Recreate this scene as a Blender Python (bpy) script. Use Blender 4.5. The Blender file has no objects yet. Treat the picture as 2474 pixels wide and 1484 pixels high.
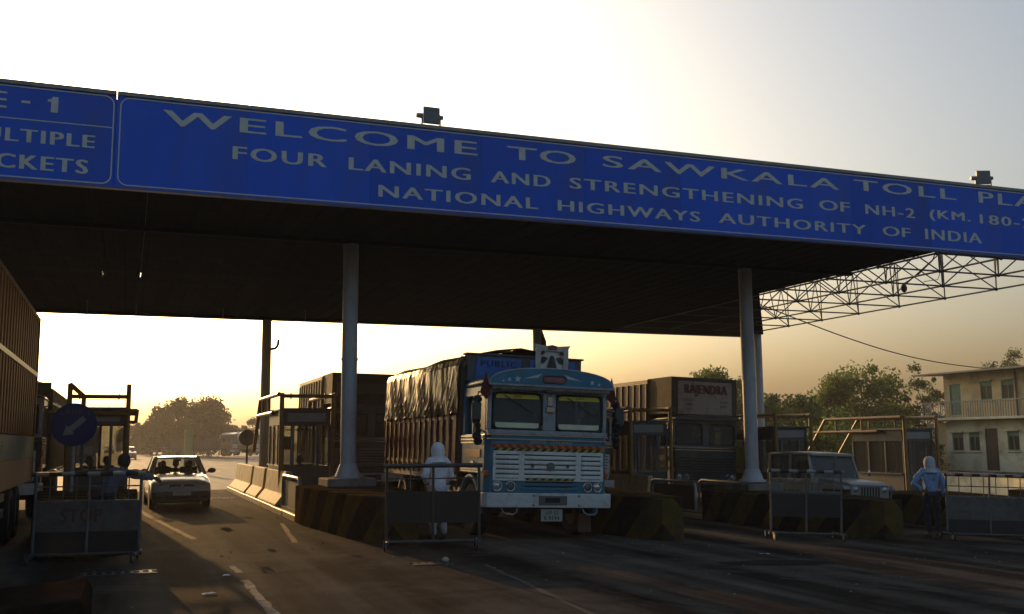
import bpy, bmesh, math, random
import numpy as np
from mathutils import Vector, Matrix, Euler
rnd = random.Random(7)
R = math.radians
scene = bpy.context.scene
COL = scene.collection

# ------------------------------------------------------------------ camera
EYE = 1.75
YAW, PITCH, ROLL = R(20.9), math.atan(323/2429.0), R(-0.4)
cam_d = bpy.data.cameras.new("camera"); cam = bpy.data.objects.new("camera", cam_d); COL.objects.link(cam)
fw = Vector((math.sin(YAW)*math.cos(PITCH), math.cos(YAW)*math.cos(PITCH), math.sin(PITCH)))
r0 = Vector((math.cos(YAW), -math.sin(YAW), 0)); u0 = r0.cross(fw)
cr = r0*math.cos(ROLL) + u0*math.sin(ROLL); cu = u0*math.cos(ROLL) - r0*math.sin(ROLL)
mw = Matrix((cr, cu, -fw)).transposed().to_4x4(); mw.translation = Vector((0, 0, EYE))
cam.matrix_world = mw
cam_d.sensor_fit = 'HORIZONTAL'; cam_d.sensor_width = 36.0
cam_d.lens = 36.0*2429.0/2473.0
cam_d.clip_start = 0.1; cam_d.clip_end = 9000
scene.camera = cam

# ------------------------------------------------------------------ light
SUN_AZ, SUN_EL = R(-5.0), R(10.5)          # heading from +Y towards +X, elevation
sund = Vector((math.sin(SUN_AZ)*math.cos(SUN_EL), math.cos(SUN_AZ)*math.cos(SUN_EL), math.sin(SUN_EL)))
world = bpy.data.worlds.new("World"); scene.world = world; world.use_nodes = True
wn = world.node_tree.nodes; wl = world.node_tree.links; wn.clear()
sky = wn.new("ShaderNodeTexSky"); sky.sky_type = 'NISHITA'; sky.sun_disc = False
sky.sun_elevation = SUN_EL; sky.sun_rotation = SUN_AZ
sky.air_density = 1.0; sky.dust_density = 8.0; sky.ozone_density = 1.4; sky.altitude = 50
wbg = wn.new("ShaderNodeBackground"); wbg.inputs[1].default_value = 0.15
wout = wn.new("ShaderNodeOutputWorld")
wl.new(sky.outputs[0], wbg.inputs[0]); wl.new(wbg.outputs[0], wout.inputs[0])
sl = bpy.data.lights.new("sun", 'SUN'); sl.energy = 2.1; sl.angle = R(0.6); sl.color = (1.0, 0.55, 0.20)
sun = bpy.data.objects.new("sun", sl); COL.objects.link(sun)
sun.rotation_euler = sund.to_track_quat('Z', 'Y').to_euler(); sun.location = (0, 0, 60)
scene.view_settings.view_transform = 'Standard'; scene.view_settings.look = 'None'
scene.view_settings.exposure = 0.6; scene.view_settings.gamma = 1.0
scene.view_settings.use_curve_mapping = False
scene.cycles.max_bounces = 6; scene.cycles.diffuse_bounces = 3; scene.cycles.glossy_bounces = 3
scene.cycles.transparent_max_bounces = 8; scene.cycles.volume_bounces = 1
scene.cycles.use_denoising = True
scene.cycles.caustics_reflective = False; scene.cycles.caustics_refractive = False

# ------------------------------------------------------------------ helpers
def gz(x):                                  # crossfall of the plaza paving
    return -0.035*max(0.0, min(x, 22.0)-5.6)

MATS = {}
def M(name, c1, c2=None, rough=0.6, metal=0.0, scale=3.0, bump=0.0, bscale=40.0, dirt=None, dscale=1.3, damt=0.5,
      spec=0.5, stretch=(1, 1, 1), coat=0.0):
    if name in MATS: return MATS[name]
    m = bpy.data.materials.new(name); MATS[name] = m; m.use_nodes = True
    n, l = m.node_tree.nodes, m.node_tree.links
    b = n["Principled BSDF"]
    b.inputs["Roughness"].default_value = rough; b.inputs["Metallic"].default_value = metal
    b.inputs["Specular IOR Level"].default_value = spec
    if coat: b.inputs["Coat Weight"].default_value = coat; b.inputs["Coat Roughness"].default_value = 0.12
    c2 = c2 or tuple(v*0.72 for v in c1)
    tc = n.new("ShaderNodeTexCoord"); mp = n.new("ShaderNodeMapping"); mp.inputs["Scale"].default_value = stretch
    l.new(tc.outputs["Object"], mp.inputs[0])
    nz = n.new("ShaderNodeTexNoise"); nz.inputs["Scale"].default_value = scale; nz.inputs["Detail"].default_value = 5
    nz.inputs["Roughness"].default_value = 0.65
    l.new(mp.outputs[0], nz.inputs["Vector"])
    rp = n.new("ShaderNodeValToRGB"); rp.color_ramp.elements[0].position = 0.32; rp.color_ramp.elements[1].position = 0.68
    rp.color_ramp.elements[0].color = (*c2, 1); rp.color_ramp.elements[1].color = (*c1, 1)
    l.new(nz.outputs[0], rp.inputs[0]); out = rp.outputs[0]
    if dirt:
        n2 = n.new("ShaderNodeTexNoise"); n2.inputs["Scale"].default_value = dscale; n2.inputs["Detail"].default_value = 8
        n2.inputs["Roughness"].default_value = 0.7; l.new(mp.outputs[0], n2.inputs["Vector"])
        r2 = n.new("ShaderNodeValToRGB"); r2.color_ramp.elements[0].position = 0.48; r2.color_ramp.elements[1].position = 0.72
        r2.color_ramp.elements[0].color = (0, 0, 0, 1); r2.color_ramp.elements[1].color = (damt, damt, damt, 1)
        l.new(n2.outputs[0], r2.inputs[0])
        mx = n.new("ShaderNodeMix"); mx.data_type = 'RGBA'; l.new(r2.outputs[0], mx.inputs[0])
        l.new(out, mx.inputs[6]); mx.inputs[7].default_value = (*dirt, 1); out = mx.outputs[2]
    l.new(out, b.inputs["Base Color"])
    if bump:
        n3 = n.new("ShaderNodeTexNoise"); n3.inputs["Scale"].default_value = bscale; n3.inputs["Detail"].default_value = 4
        l.new(mp.outputs[0], n3.inputs["Vector"])
        bp = n.new("ShaderNodeBump"); bp.inputs["Strength"].default_value = bump; bp.inputs["Distance"].default_value = 0.02
        l.new(n3.outputs[0], bp.inputs["Height"]); l.new(bp.outputs[0], b.inputs["Normal"])
    return m

def stripes(name, ca, cb, pitch, dvec, rough=0.6, wear=(0.12, 0.10, 0.08), wamt=0.6):
    """painted hazard stripes: colour alternates along dvec (object space), worn by noise"""
    if name in MATS: return MATS[name]
    m = M(name, ca, ca, rough=rough, spec=0.0 if rough > .7 else .15)
    n, l = m.node_tree.nodes, m.node_tree.links; b = n["Principled BSDF"]
    tc = n.new("ShaderNodeTexCoord"); dp = n.new("ShaderNodeVectorMath"); dp.operation = 'DOT_PRODUCT'
    dp.inputs[1].default_value = tuple(v/pitch for v in dvec); l.new(tc.outputs["Object"], dp.inputs[0])
    fr = n.new("ShaderNodeMath"); fr.operation = 'FRACT'; l.new(dp.outputs["Value"], fr.inputs[0])
    gt = n.new("ShaderNodeMath"); gt.operation = 'GREATER_THAN'; gt.inputs[1].default_value = 0.5; l.new(fr.outputs[0], gt.inputs[0])
    mx = n.new("ShaderNodeMix"); mx.data_type = 'RGBA'; l.new(gt.outputs[0], mx.inputs[0])
    mx.inputs[6].default_value = (*ca, 1); mx.inputs[7].default_value = (*cb, 1)
    nz = n.new("ShaderNodeTexNoise"); nz.inputs["Scale"].default_value = 2.6; nz.inputs["Detail"].default_value = 8; nz.inputs["Roughness"].default_value = 0.75
    l.new(tc.outputs["Object"], nz.inputs["Vector"])
    rp = n.new("ShaderNodeValToRGB"); rp.color_ramp.elements[0].position = 0.42; rp.color_ramp.elements[1].position = 0.62
    rp.color_ramp.elements[0].color = (0, 0, 0, 1); rp.color_ramp.elements[1].color = (wamt, wamt, wamt, 1)
    l.new(nz.outputs[0], rp.inputs[0])
    m2 = n.new("ShaderNodeMix"); m2.data_type = 'RGBA'; l.new(rp.outputs[0], m2.inputs[0]); l.new(mx.outputs[2], m2.inputs[6])
    m2.inputs[7].default_value = (*wear, 1); l.new(m2.outputs[2], b.inputs["Base Color"])
    return m

def glass(name, tint=(0.75, 0.8, 0.82), rough=0.05, opacity=0.35):
    """dusty pane: part clear, part glossy film"""
    if name in MATS: return MATS[name]
    m = bpy.data.materials.new(name); MATS[name] = m; m.use_nodes = True
    n, l = m.node_tree.nodes, m.node_tree.links; b = n["Principled BSDF"]; o = n["Material Output"]
    b.inputs["Base Color"].default_value = (0.16, 0.17, 0.17, 1); b.inputs["Roughness"].default_value = rough
    t = n.new("ShaderNodeBsdfTransparent"); t.inputs[0].default_value = (*tint, 1)
    mx = n.new("ShaderNodeMixShader")
    tc = n.new("ShaderNodeTexCoord"); nz = n.new("ShaderNodeTexNoise"); nz.inputs["Scale"].default_value = 5; nz.inputs["Detail"].default_value = 6
    l.new(tc.outputs["Object"], nz.inputs["Vector"])
    mr = n.new("ShaderNodeMapRange"); mr.inputs[3].default_value = opacity*0.7; mr.inputs[4].default_value = opacity*1.3
    l.new(nz.outputs[0], mr.inputs[0]); l.new(mr.outputs[0], mx.inputs[0])
    l.new(t.outputs[0], mx.inputs[1]); l.new(b.outputs[0], mx.inputs[2]); l.new(mx.outputs[0], o.inputs[0])
    return m

class MB:
    """collects shapes, builds one mesh object"""
    def __init__(s): s.v = []; s.f = []; s.mi = []; s.k = 0; s.sm = []; s.smooth = False
    def mat(s, k): s.k = k; return s
    def add(s, vs, fs, smooth=None):
        o = len(s.v); s.v += [tuple(p) for p in vs]
        for f in fs: s.f.append([i+o for i in f]); s.mi.append(s.k); s.sm.append(s.smooth if smooth is None else smooth)
        return s
    def box(s, x0, x1, y0, y1, z0, z1, mt=None):
        vs = [(x, y, z) for z in (z0, z1) for y in (y0, y1) for x in (x0, x1)]
        if mt is not None: vs = [mt @ Vector(p) for p in vs]
        return s.add(vs, [(0, 2, 3, 1), (4, 5, 7, 6), (0, 1, 5, 4), (2, 6, 7, 3), (0, 4, 6, 2), (1, 3, 7, 5)], False)
    def bar(s, p0, p1, w, h=None, up=(0, 0, 1)):
        """square bar between two points"""
        h = h or w; p0, p1 = Vector(p0), Vector(p1); d = (p1-p0); L = d.length; d.normalize()
        up = Vector(up)
        if abs(d.dot(up)) > 0.98: up = Vector((0, 1, 0))
        a = d.cross(up).normalized(); b = a.cross(d).normalized()
        mt = Matrix((a, d, b)).transposed().to_4x4(); mt.translation = p0
        return s.box(-w/2, w/2, 0, L, -h/2, h/2, mt)
    def cyl(s, p0, p1, r, r1=None, n=10, caps=True, smooth=True):
        r1 = r if r1 is None else r1; p0, p1 = Vector(p0), Vector(p1); d = (p1-p0).normalized()
        a = d.orthogonal().normalized(); b = d.cross(a)
        vs = []
        for p, q in ((p0, r), (p1, r1)):
            for i in range(n):
                t = 2*math.pi*i/n; vs.append(p + a*(q*math.cos(t)) + b*(q*math.sin(t)))
        s.add(vs, [(i, (i+1) % n, n+(i+1) % n, n+i) for i in range(n)], smooth)
        if caps: s.add(vs, [tuple(range(n-1, -1, -1)), tuple(range(n, 2*n))], False)
        return s
    def tube(s, pts, r, n=8, closed=False):
        pts = [Vector(p) for p in pts]; N = len(pts); vs = []
        rr = r if isinstance(r, (list, tuple)) else [r]*N
        a = None
        for i, p in enumerate(pts):
            if closed: d = (pts[(i+1) % N]-pts[i-1]).normalized()
            else: d = (pts[min(i+1, N-1)]-pts[max(i-1, 0)]).normalized()
            if a is None: a = d.orthogonal().normalized()
            a = (a - d*a.dot(d)); a = a.normalized() if a.length > 1e-6 else d.orthogonal().normalized()
            b = d.cross(a)
            for k in range(n):
                t = 2*math.pi*k/n; vs.append(p + a*(rr[i]*math.cos(t)) + b*(rr[i]*math.sin(t)))
        fs = []
        for i in range(N if closed else N-1):
            j = (i+1) % N
            for k in range(n): fs.append((i*n+k, i*n+(k+1) % n, j*n+(k+1) % n, j*n+k))
        s.add(vs, fs, True)
        if not closed: s.add(vs, [tuple(range(n-1, -1, -1)), tuple((N-1)*n+k for k in range(n))], False)
        return s
    def prism(s, poly, axis, a, b, smooth=False):
        """extrude a 2-D polygon along an axis from a to b; poly in the two other axes in xyz order"""
        def P(u, v, w): return {'x': (w, u, v), 'y': (u, w, v), 'z': (u, v, w)}[axis]
        n = len(poly); vs = [P(u, v, a) for u, v in poly] + [P(u, v, b) for u, v in poly]
        s.add(vs, [(i, (i+1) % n, n+(i+1) % n, n+i) for i in range(n)], smooth)
        s.add(vs, [tuple(range(n-1, -1, -1)), tuple(range(n, 2*n))], False)
        return s
    def loft(s, rings, caps=True, smooth=True, closed=True):
        n = len(rings[0]); vs = [p for r in rings for p in r]; fs = []
        for i in range(len(rings)-1):
            for k in range(n if closed else n-1): fs.append((i*n+k, i*n+(k+1) % n, (i+1)*n+(k+1) % n, (i+1)*n+k))
        s.add(vs, fs, smooth)
        if caps and closed: s.add(vs, [tuple(range(n-1, -1, -1)), tuple((len(rings)-1)*n+k for k in range(n))], False)
        return s
    def ball(s, c, rx, ry=None, rz=None, nu=10, nv=7):
        ry = ry or rx; rz = rz or rx; c = Vector(c); vs = [c+Vector((0, 0, -rz))]
        for j in range(1, nv):
            t = math.pi*j/nv
            for i in range(nu):
                p = 2*math.pi*i/nu; vs.append(c+Vector((rx*math.sin(t)*math.cos(p), ry*math.sin(t)*math.sin(p), -rz*math.cos(t))))
        vs.append(c+Vector((0, 0, rz))); e = len(vs)-1; fs = []
        for i in range(nu): fs.append((0, 1+(i+1) % nu, 1+i)); fs.append((e, e-nu+i, e-nu+(i+1) % nu))
        for j in range(nv-2):
            for i in range(nu): a = 1+j*nu; fs.append((a+i, a+(i+1) % nu, a+nu+(i+1) % nu, a+nu+i))
        return s.add(vs, fs, True)
    def quad(s, a, b, c, d): return s.add([a, b, c, d], [(0, 1, 2, 3)])
    def mesh(s, name, mats, bevel=0, seg=1, weld=False):
        me = bpy.data.meshes.new(name); me.from_pydata([tuple(p) for p in s.v], [], s.f)
        for m in (mats if isinstance(mats, (list, tuple)) else [mats]): me.materials.append(m)
        me.polygons.foreach_set("material_index", s.mi); me.polygons.foreach_set("use_smooth", s.sm)
        if bevel or weld:
            bm = bmesh.new(); bm.from_mesh(me)
            bmesh.ops.remove_doubles(bm, verts=bm.verts, dist=1e-5)
            bmesh.ops.recalc_face_normals(bm, faces=bm.faces)
            if bevel:
                ed = [e for e in bm.edges if len(e.link_faces) == 2 and e.calc_face_angle(0) > 0.5]
                bmesh.ops.bevel(bm, geom=ed, offset=bevel, segments=seg, affect='EDGES', profile=0.6, clamp_overlap=True)
            bm.to_mesh(me); bm.free()
        me.update(); return me
    def build(s, name, mats, parent=None, bevel=0, seg=1, weld=False, loc=None):
        return link(name, s.mesh(name, mats, bevel, seg, weld), parent, loc)

def link(name, me, parent=None, loc=None, rot=None):
    o = bpy.data.objects.new(name, me); COL.objects.link(o)
    if parent: o.parent = parent
    if loc is not None: o.location = loc
    if rot is not None: o.rotation_euler = rot
    return o
def tag(o, label=None, cat=None, group=None, kind=None):
    if label: o["label"] = label
    if cat: o["category"] = cat
    if group: o["group"] = group
    if kind: o["kind"] = kind
    return o
def thing(name, label, cat, loc=(0, 0, 0), rz=0.0, group=None, rot=None):
    o = bpy.data.objects.new(name, None); COL.objects.link(o); o.location = loc
    o.rotation_euler = rot if rot else (0, 0, rz); o.empty_display_size = 0.2
    return tag(o, label, cat, group)
def part(name, parent, mats, fn, **k):
    b = MB(); fn(b); return b.build(name, mats, parent, **k)
def copy_tree(o, parent=None):
    c = o.copy(); COL.objects.link(c)
    if parent: c.parent = parent
    for ch in o.children: copy_tree(ch, c)
    return c

TEXTS = {}
TMP = bpy.data.scenes.new("workshop")
def evaluated_mesh(ob):
    """evaluate one object alone, in a scratch scene"""
    TMP.collection.objects.link(ob); vl = TMP.view_layers[0]; vl.update(); dg = vl.depsgraph
    return bpy.data.meshes.new_from_object(ob.evaluated_get(dg))
def text_mesh(s, bold=0.0, res=3):
    """flat lettering as (verts, faces) scaled into a 1 x 1 box (x right, y up)"""
    key = (s, bold)
    if key in TEXTS: return TEXTS[key]
    if s == "1":
        P = [(0.42, 0), (1, 0), (1, 1), (0.62, 1), (0.45, 0.86), (0, 0.80), (0, 0.64), (0.42, 0.70)]
        return P, [tuple(range(8))]
    cu = bpy.data.curves.new("lettering", 'FONT'); cu.body = s; cu.offset = bold; cu.resolution_u = res; cu.fill_mode = 'FRONT'; cu.space_character = 1.16 if len(s) > 2 else 1.05
    ob = bpy.data.objects.new("lettering", cu)
    me = evaluated_mesh(ob)
    vs = [v.co.copy() for v in me.vertices]; fs = [list(p.vertices) for p in me.polygons]
    bpy.data.objects.remove(ob); bpy.data.curves.remove(cu); bpy.data.meshes.remove(me)
    if not vs: return [], []
    x0 = min(v.x for v in vs); x1 = max(v.x for v in vs); y0 = min(v.y for v in vs); y1 = max(v.y for v in vs)
    out = [((v.x-x0)/(x1-x0), (v.y-y0)/(y1-y0)) for v in vs]
    TEXTS[key] = (out, fs); return out, fs
def text_on(mb, s, o, ux, uz, bold=0.02, res=3):
    """lettering filling the rectangle o + ux + uz, thickened by a second shifted copy 1 mm proud"""
    vs, fs = text_mesh(s, 0.0, res); o, ux, uz = Vector(o), Vector(ux), Vector(uz)
    n = ux.cross(uz).normalized()*0.0012; W, H = ux.length, uz.length
    k = min(0.45, bold*2.2*H/max(W, 1e-6)*1.6); sx = 1-k
    fs = [list(f) for f in fs]
    for q, sh in enumerate((0.0, 0.5, 1.0)):
        mb.add([o+ux*(a*sx+k*sh)+uz*b+n*(q if q < 2 else -.0) for a, b in vs] if q < 2 else [o+ux*(a*sx+k)+uz*b-n*0.8 for a, b in vs], fs, False)
    return mb

# common materials
yellow_pipe = M("yellow_pipe_paint", (0.30, 0.17, 0.035), (0.17, 0.09, 0.025), rough=0.42, scale=5, dirt=(0.10, 0.06, 0.03), damt=0.7, spec=0.5)
steel = M("galvanised_steel", (0.35, 0.36, 0.37), (0.22, 0.22, 0.23), rough=0.4, metal=0.7, scale=9)
chrome = M("chrome_trim", (0.6, 0.6, 0.6), (0.4, 0.4, 0.4), rough=0.18, metal=1.0, scale=12)
dark_steel = M("dark_painted_steel", (0.06, 0.06, 0.06), (0.03, 0.03, 0.03), rough=0.5, scale=6)
rubber = M("black_rubber", (0.025, 0.025, 0.025), (0.012, 0.012, 0.012), rough=0.8, scale=10)
concrete = M("weathered_concrete", (0.24, 0.225, 0.20), (0.13, 0.12, 0.105), rough=0.88, spec=0.1, scale=2.2, bump=0.25, bscale=30, dirt=(0.09, 0.075, 0.06), damt=0.7)
white_paint = M("dusty_white_paint", (0.60, 0.60, 0.57), (0.44, 0.43, 0.40), rough=0.5, scale=4, dirt=(0.2, 0.17, 0.13), damt=0.6)
# ------------------------------------------------------------------ ground and paving
def sheet(name, xs, y0, y1, dz, mat, label, ny=1):
    b = MB(); ys = [y0+(y1-y0)*i/ny for i in range(ny+1)]
    vs = [(x, y, gz(x)+dz) for y in ys for x in xs]; n = len(xs)
    b.add(vs, [(j*n+i, j*n+i+1, (j+1)*n+i+1, (j+1)*n+i) for j in range(ny) for i in range(n-1)])
    o = b.build(name, mat); tag(o, label, kind="structure"); return o

def road_mat(name, base, dark, tint, rough=0.82, spec=0.35):
    m = M(name, base, dark, rough=rough, scale=0.9, spec=spec, bump=0.10, bscale=55)
    n, l = m.node_tree.nodes, m.node_tree.links; b = n["Principled BSDF"]
    src = b.inputs["Base Color"].links[0].from_socket
    tc = n.new("ShaderNodeTexCoord"); mp = n.new("ShaderNodeMapping"); mp.inputs["Scale"].default_value = (1.1, 0.07, 1)
    l.new(tc.outputs["Object"], mp.inputs[0])
    s1 = n.new("ShaderNodeTexNoise"); s1.inputs["Scale"].default_value = 1.3; s1.inputs["Detail"].default_value = 5; l.new(mp.outputs[0], s1.inputs["Vector"])
    r1 = n.new("ShaderNodeValToRGB"); r1.color_ramp.elements[0].position = 0.40; r1.color_ramp.elements[1].position = 0.66
    r1.color_ramp.elements[0].color = (0.30, 0.29, 0.28, 1); r1.color_ramp.elements[1].color = (1.25, 1.2, 1.12, 1)
    l.new(s1.outputs[0], r1.inputs[0])
    mu = n.new("ShaderNodeMix"); mu.data_type = 'RGBA'; mu.blend_type = 'MULTIPLY'; mu.inputs[0].default_value = 1.0
    l.new(src, mu.inputs[6]); l.new(r1.outputs[0], mu.inputs[7])
    s2 = n.new("ShaderNodeTexNoise"); s2.inputs["Scale"].default_value = 0.35; s2.inputs["Detail"].default_value = 9; s2.inputs["Roughness"].default_value = 0.72
    l.new(tc.outputs["Object"], s2.inputs["Vector"])
    r2 = n.new("ShaderNodeValToRGB"); r2.color_ramp.elements[0].position = 0.50; r2.color_ramp.elements[1].position = 0.64
    r2.color_ramp.elements[0].color = (0, 0, 0, 1); r2.color_ramp.elements[1].color = (0.65, 0.65, 0.65, 1); l.new(s2.outputs[0], r2.inputs[0])
    m3 = n.new("ShaderNodeMix"); m3.data_type = 'RGBA'; l.new(r2.outputs[0], m3.inputs[0]); l.new(mu.outputs[2], m3.inputs[6]); m3.inputs[7].default_value = (*tint, 1)
    # fine aggregate speckle
    s3 = n.new("ShaderNodeTexNoise"); s3.inputs["Scale"].default_value = 60; s3.inputs["Detail"].default_value = 2; l.new(tc.outputs["Object"], s3.inputs["Vector"])
    r3 = n.new("ShaderNodeValToRGB"); r3.color_ramp.elements[0].position = 0.3; r3.color_ramp.elements[1].position = 0.75
    r3.color_ramp.elements[0].color = (0.72, 0.72, 0.72, 1); r3.color_ramp.elements[1].color = (1.25, 1.25, 1.25, 1); l.new(s3.outputs[0], r3.inputs[0])
    m4 = n.new("ShaderNodeMix"); m4.data_type = 'RGBA'; m4.blend_type = 'MULTIPLY'; m4.inputs[0].default_value = 1.0
    l.new(m3.outputs[2], m4.inputs[6]); l.new(r3.outputs[0], m4.inputs[7]); l.new(m4.outputs[2], b.inputs["Base Color"])
    return m
earth = M("dry_earth", (0.17, 0.135, 0.09), (0.09, 0.075, 0.05), rough=0.95, scale=0.25, bump=0.5, bscale=6, dirt=(0.07, 0.075, 0.03), dscale=0.08, damt=0.7)
plaza_m = road_mat("plaza_concrete", (0.098, 0.088, 0.077), (0.058, 0.053, 0.048), (0.112, 0.094, 0.075), spec=0.004)
road_m = road_mat("highway_asphalt", (0.115, 0.108, 0.10), (0.07, 0.066, 0.06), (0.15, 0.135, 0.115))
sheet("ground", [-3000, -40, 5.6, 22, 60, 3000], -200, 6000, -0.02, earth, "dry open ground beside the highway", 2)
sheet("road", [-16, 5.6, 15.5, 22], 39.6, 3000, -0.004, road_m, "sunlit highway running away beyond the toll plaza", 4)
PLZ = sheet("plaza_pavement", [-17, 0, 5.6, 12, 22, 34], -40, 40, 0.0, plaza_m, "dark worn paving of the toll plaza", 12)

line_white = M("worn_white_line", (0.26, 0.26, 0.25), (0.06, 0.058, 0.055), rough=0.85, spec=0.05, scale=4.5, dirt=(0.08, 0.075, 0.07), dscale=3, damt=0.9)
light_streak_m = M("painted_light_streak", (0.22, 0.14, 0.03), (0.07, 0.05, 0.025), rough=0.85, spec=0.05, scale=5, dirt=(0.04, 0.035, 0.025), dscale=2.2, damt=0.8)  # yellow tone standing in for sunlight on the paving
line_faint = M("faint_line", (0.13, 0.125, 0.115), (0.05, 0.047, 0.043), rough=0.85, spec=0.05, scale=5, dirt=(0.04, 0.037, 0.034), dscale=2.5, damt=0.9)
def stripe_on_road(pts, w, mat, name="lane_line_or_light_streak"):
    b = MB(); L = []
    for i, p in enumerate(pts):
        q = pts[min(i+1, len(pts)-1)]; o = pts[max(i-1, 0)]
        d = Vector((q[0]-o[0], q[1]-o[1])).normalized(); nx, ny = d.y, -d.x
        k = w*(0.8+0.4*rnd.random())/2
        L.append(((p[0]-nx*k, p[1]-ny*k, gz(p[0]-nx*k)+0.004), (p[0]+nx*k, p[1]+ny*k, gz(p[0]+nx*k)+0.004)))
    for a, c in zip(L[:-1], L[1:]): b.quad(a[0], a[1], c[1], c[0])
    return b.build(name, mat, PLZ)
def seg(p, q, n=10, jit=0.0): return [(p[0]+(q[0]-p[0])*i/n+rnd.uniform(-jit, jit), p[1]+(q[1]-p[1])*i/n) for i in range(n+1)]
stripe_on_road(seg((1.5, 9.5), (1.5, 13.6), 14, 0.015), 0.11, line_white)
stripe_on_road(seg((1.52, 14.4), (1.5, 15.2), 5, 0.015), 0.09, line_white)
stripe_on_road(seg((0.35, 29.6), (0.62, 26), 8) + seg((0.62, 26), (1.25, 19.6), 14)[1:], 0.13, light_streak_m)  # band of sunlight on the lane floor, painted as a strip
stripe_on_road(seg((3.24, 22.6), (2.85, 18.2), 10, 0.01), 0.10, light_streak_m)  # streak of sunlight beside the island, painted in yellow
stripe_on_road(seg((4.86, 13.9), (4.42, 8.6), 20, 0.02), 0.07, line_faint)
stripe_on_road(seg((8.2, 11.6), (9.5, 10.0), 8, 0.02), 0.05, line_faint)
# expansion joints of the slab
joint_m = M("joint_tar", (0.02, 0.02, 0.02), (0.012, 0.012, 0.012), rough=0.9, spec=0.03)
for y in (14.2, 19.9, 26.0, 33.0):
    stripe_on_road([(x, y+rnd.uniform(-.01, .01)) for x in (-8, -3, 0, 3, 5.6, 9, 13, 17, 22)], 0.025, joint_m, "slab_joint")
# cracks wandering over the slab
for (x, y, dx, dy) in ((1.35, 18.2, .05, -1.0), (1.6, 15.9, .2, -1.0), (2.9, 16.4, 1.0, -.15), (4.5, 14.15, 1.0, -.25), (6.2, 12.8, 1.0, .1), (8.0, 15.2, 1.0, -.35), (11, 14.2, 1.0, -.2), (-.4, 14.0, .8, -.4), (2.4, 11.2, 1.0, .2), (5.2, 11.0, .3, -1)):
    pts = [(x, y)]
    for k in range(14): pts.append((pts[-1][0]+dx*.14+rnd.uniform(-.05, .05), pts[-1][1]+dy*.14+rnd.uniform(-.05, .05)))
    stripe_on_road(pts, 0.022, joint_m, "crack")
oil_m = M("oil_stain", (0.050, 0.046, 0.041), (0.075, 0.068, 0.06), rough=0.95, spec=0.0, scale=5)
def blob(cx, cy, rx, ry, name="oil_stain"):
    bb = MB(); rg = []
    for i in range(22):
        t_ = 2*math.pi*i/22; r = 1+rnd.uniform(-.25, .25); x = cx+rx*r*math.cos(t_); y = cy+ry*r*math.sin(t_); rg.append((x, y, gz(x)+0.003))
    bb.add(rg, [tuple(range(22))]); bb.build(name, oil_m, PLZ)
for cx, cy, rx, ry in ((2.0, 21.6, .10, .6), (2.3, 17.1, .06, .3), (1.9, 14.6, .08, .35), (7.3, 15.3, .2, .7), (7.0, 12.9, .15, .45), (12.3, 15.9, .15, .4), (6.6, 11.0, .1, .25), (3.4, 15.7, .08, .2), (7.7, 13.9, .08, .2)): blob(cx, cy, rx, ry)
# tar patch
b = MB(); c = (9.45, 13.3); ring = []
for i in range(26):
    t = 2*math.pi*i/26; r = 1+rnd.uniform(-.14, .14); x = c[0]+1.15*r*math.cos(t); y = c[1]+0.38*r*math.sin(t)
    ring.append((x, y, gz(x)+0.005))
b.add(ring, [tuple(range(26))]); b.build("tar_patch", M("fresh_tar", (0.012, 0.012, 0.013), (0.022, 0.021, 0.02), rough=0.9, spec=0.03, scale=8), PLZ)
# road studs (rumble rows) across lane 1 beyond the booth
b = MB()
for r_ in range(3):
    for i in range(26):
        x = -0.1+i*0.135; y = 33.2+r_*0.35
        b.cyl((x, y, 0.0), (x, y, 0.022), 0.045, 0.03, n=6)
tag(b.build("rumble_studs", M("stud_paint", (0.45, 0.42, 0.36), rough=0.6), PLZ), kind="stuff")
# loose litter and grit
b = MB()
for i in range(420):
    x = rnd.uniform(-3, 18); y = rnd.uniform(9.5, 34); s = rnd.uniform(0.008, 0.03)
    z = gz(x); a = rnd.uniform(0, 6.28)
    vs = [Vector((x+s*math.cos(a+k*1.571+rnd.uniform(-.3, .3)), y+s*math.sin(a+k*1.571), z+0.003)) for k in range(4)]+[Vector((x, y, z+s*0.7))]
    b.add(vs, [(0, 1, 4), (1, 2, 4), (2, 3, 4), (3, 0, 4)])
tag(b.build("road_grit", M("grit_stone", (0.22, 0.2, 0.17), (0.10, 0.09, 0.075), rough=0.9, scale=3)), "scattered grit and pebbles on the plaza paving", "grit", kind="stuff")
def scrap(loc, w, label, rz):
    o = thing("paper_scrap", label, "litter", (loc[0], loc[1], gz(loc[0])+0.006), rz, "paper litter on the paving")
    b = MB(); n = 5; vs = []
    for j in range(n):
        for i in range(n): vs.append(((i/(n-1)-.5)*w, (j/(n-1)-.5)*w*.6, 0.004+0.02*rnd.random()*(1 if 0 < i < n-1 else .3)))
    b.add(vs, [(j*n+i, j*n+i+1, (j+1)*n+i+1, (j+1)*n+i) for j in range(n-1) for i in range(n-1)])
    b.build("sheet", M("white_paper", (0.75, 0.74, 0.70), (0.6, 0.58, 0.54), rough=0.7), o)
scrap((0.98, 12.5), 0.16, "crumpled white paper scrap lying before the broken white line", 0.3)
scrap((1.32, 14.1), 0.10, "tiny white scrap at the top of the broken white line", 0.2)
scrap((10.0, 14.5), 0.16, "pale scrap on the paving just behind the dark tar patch", -0.4)
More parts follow.
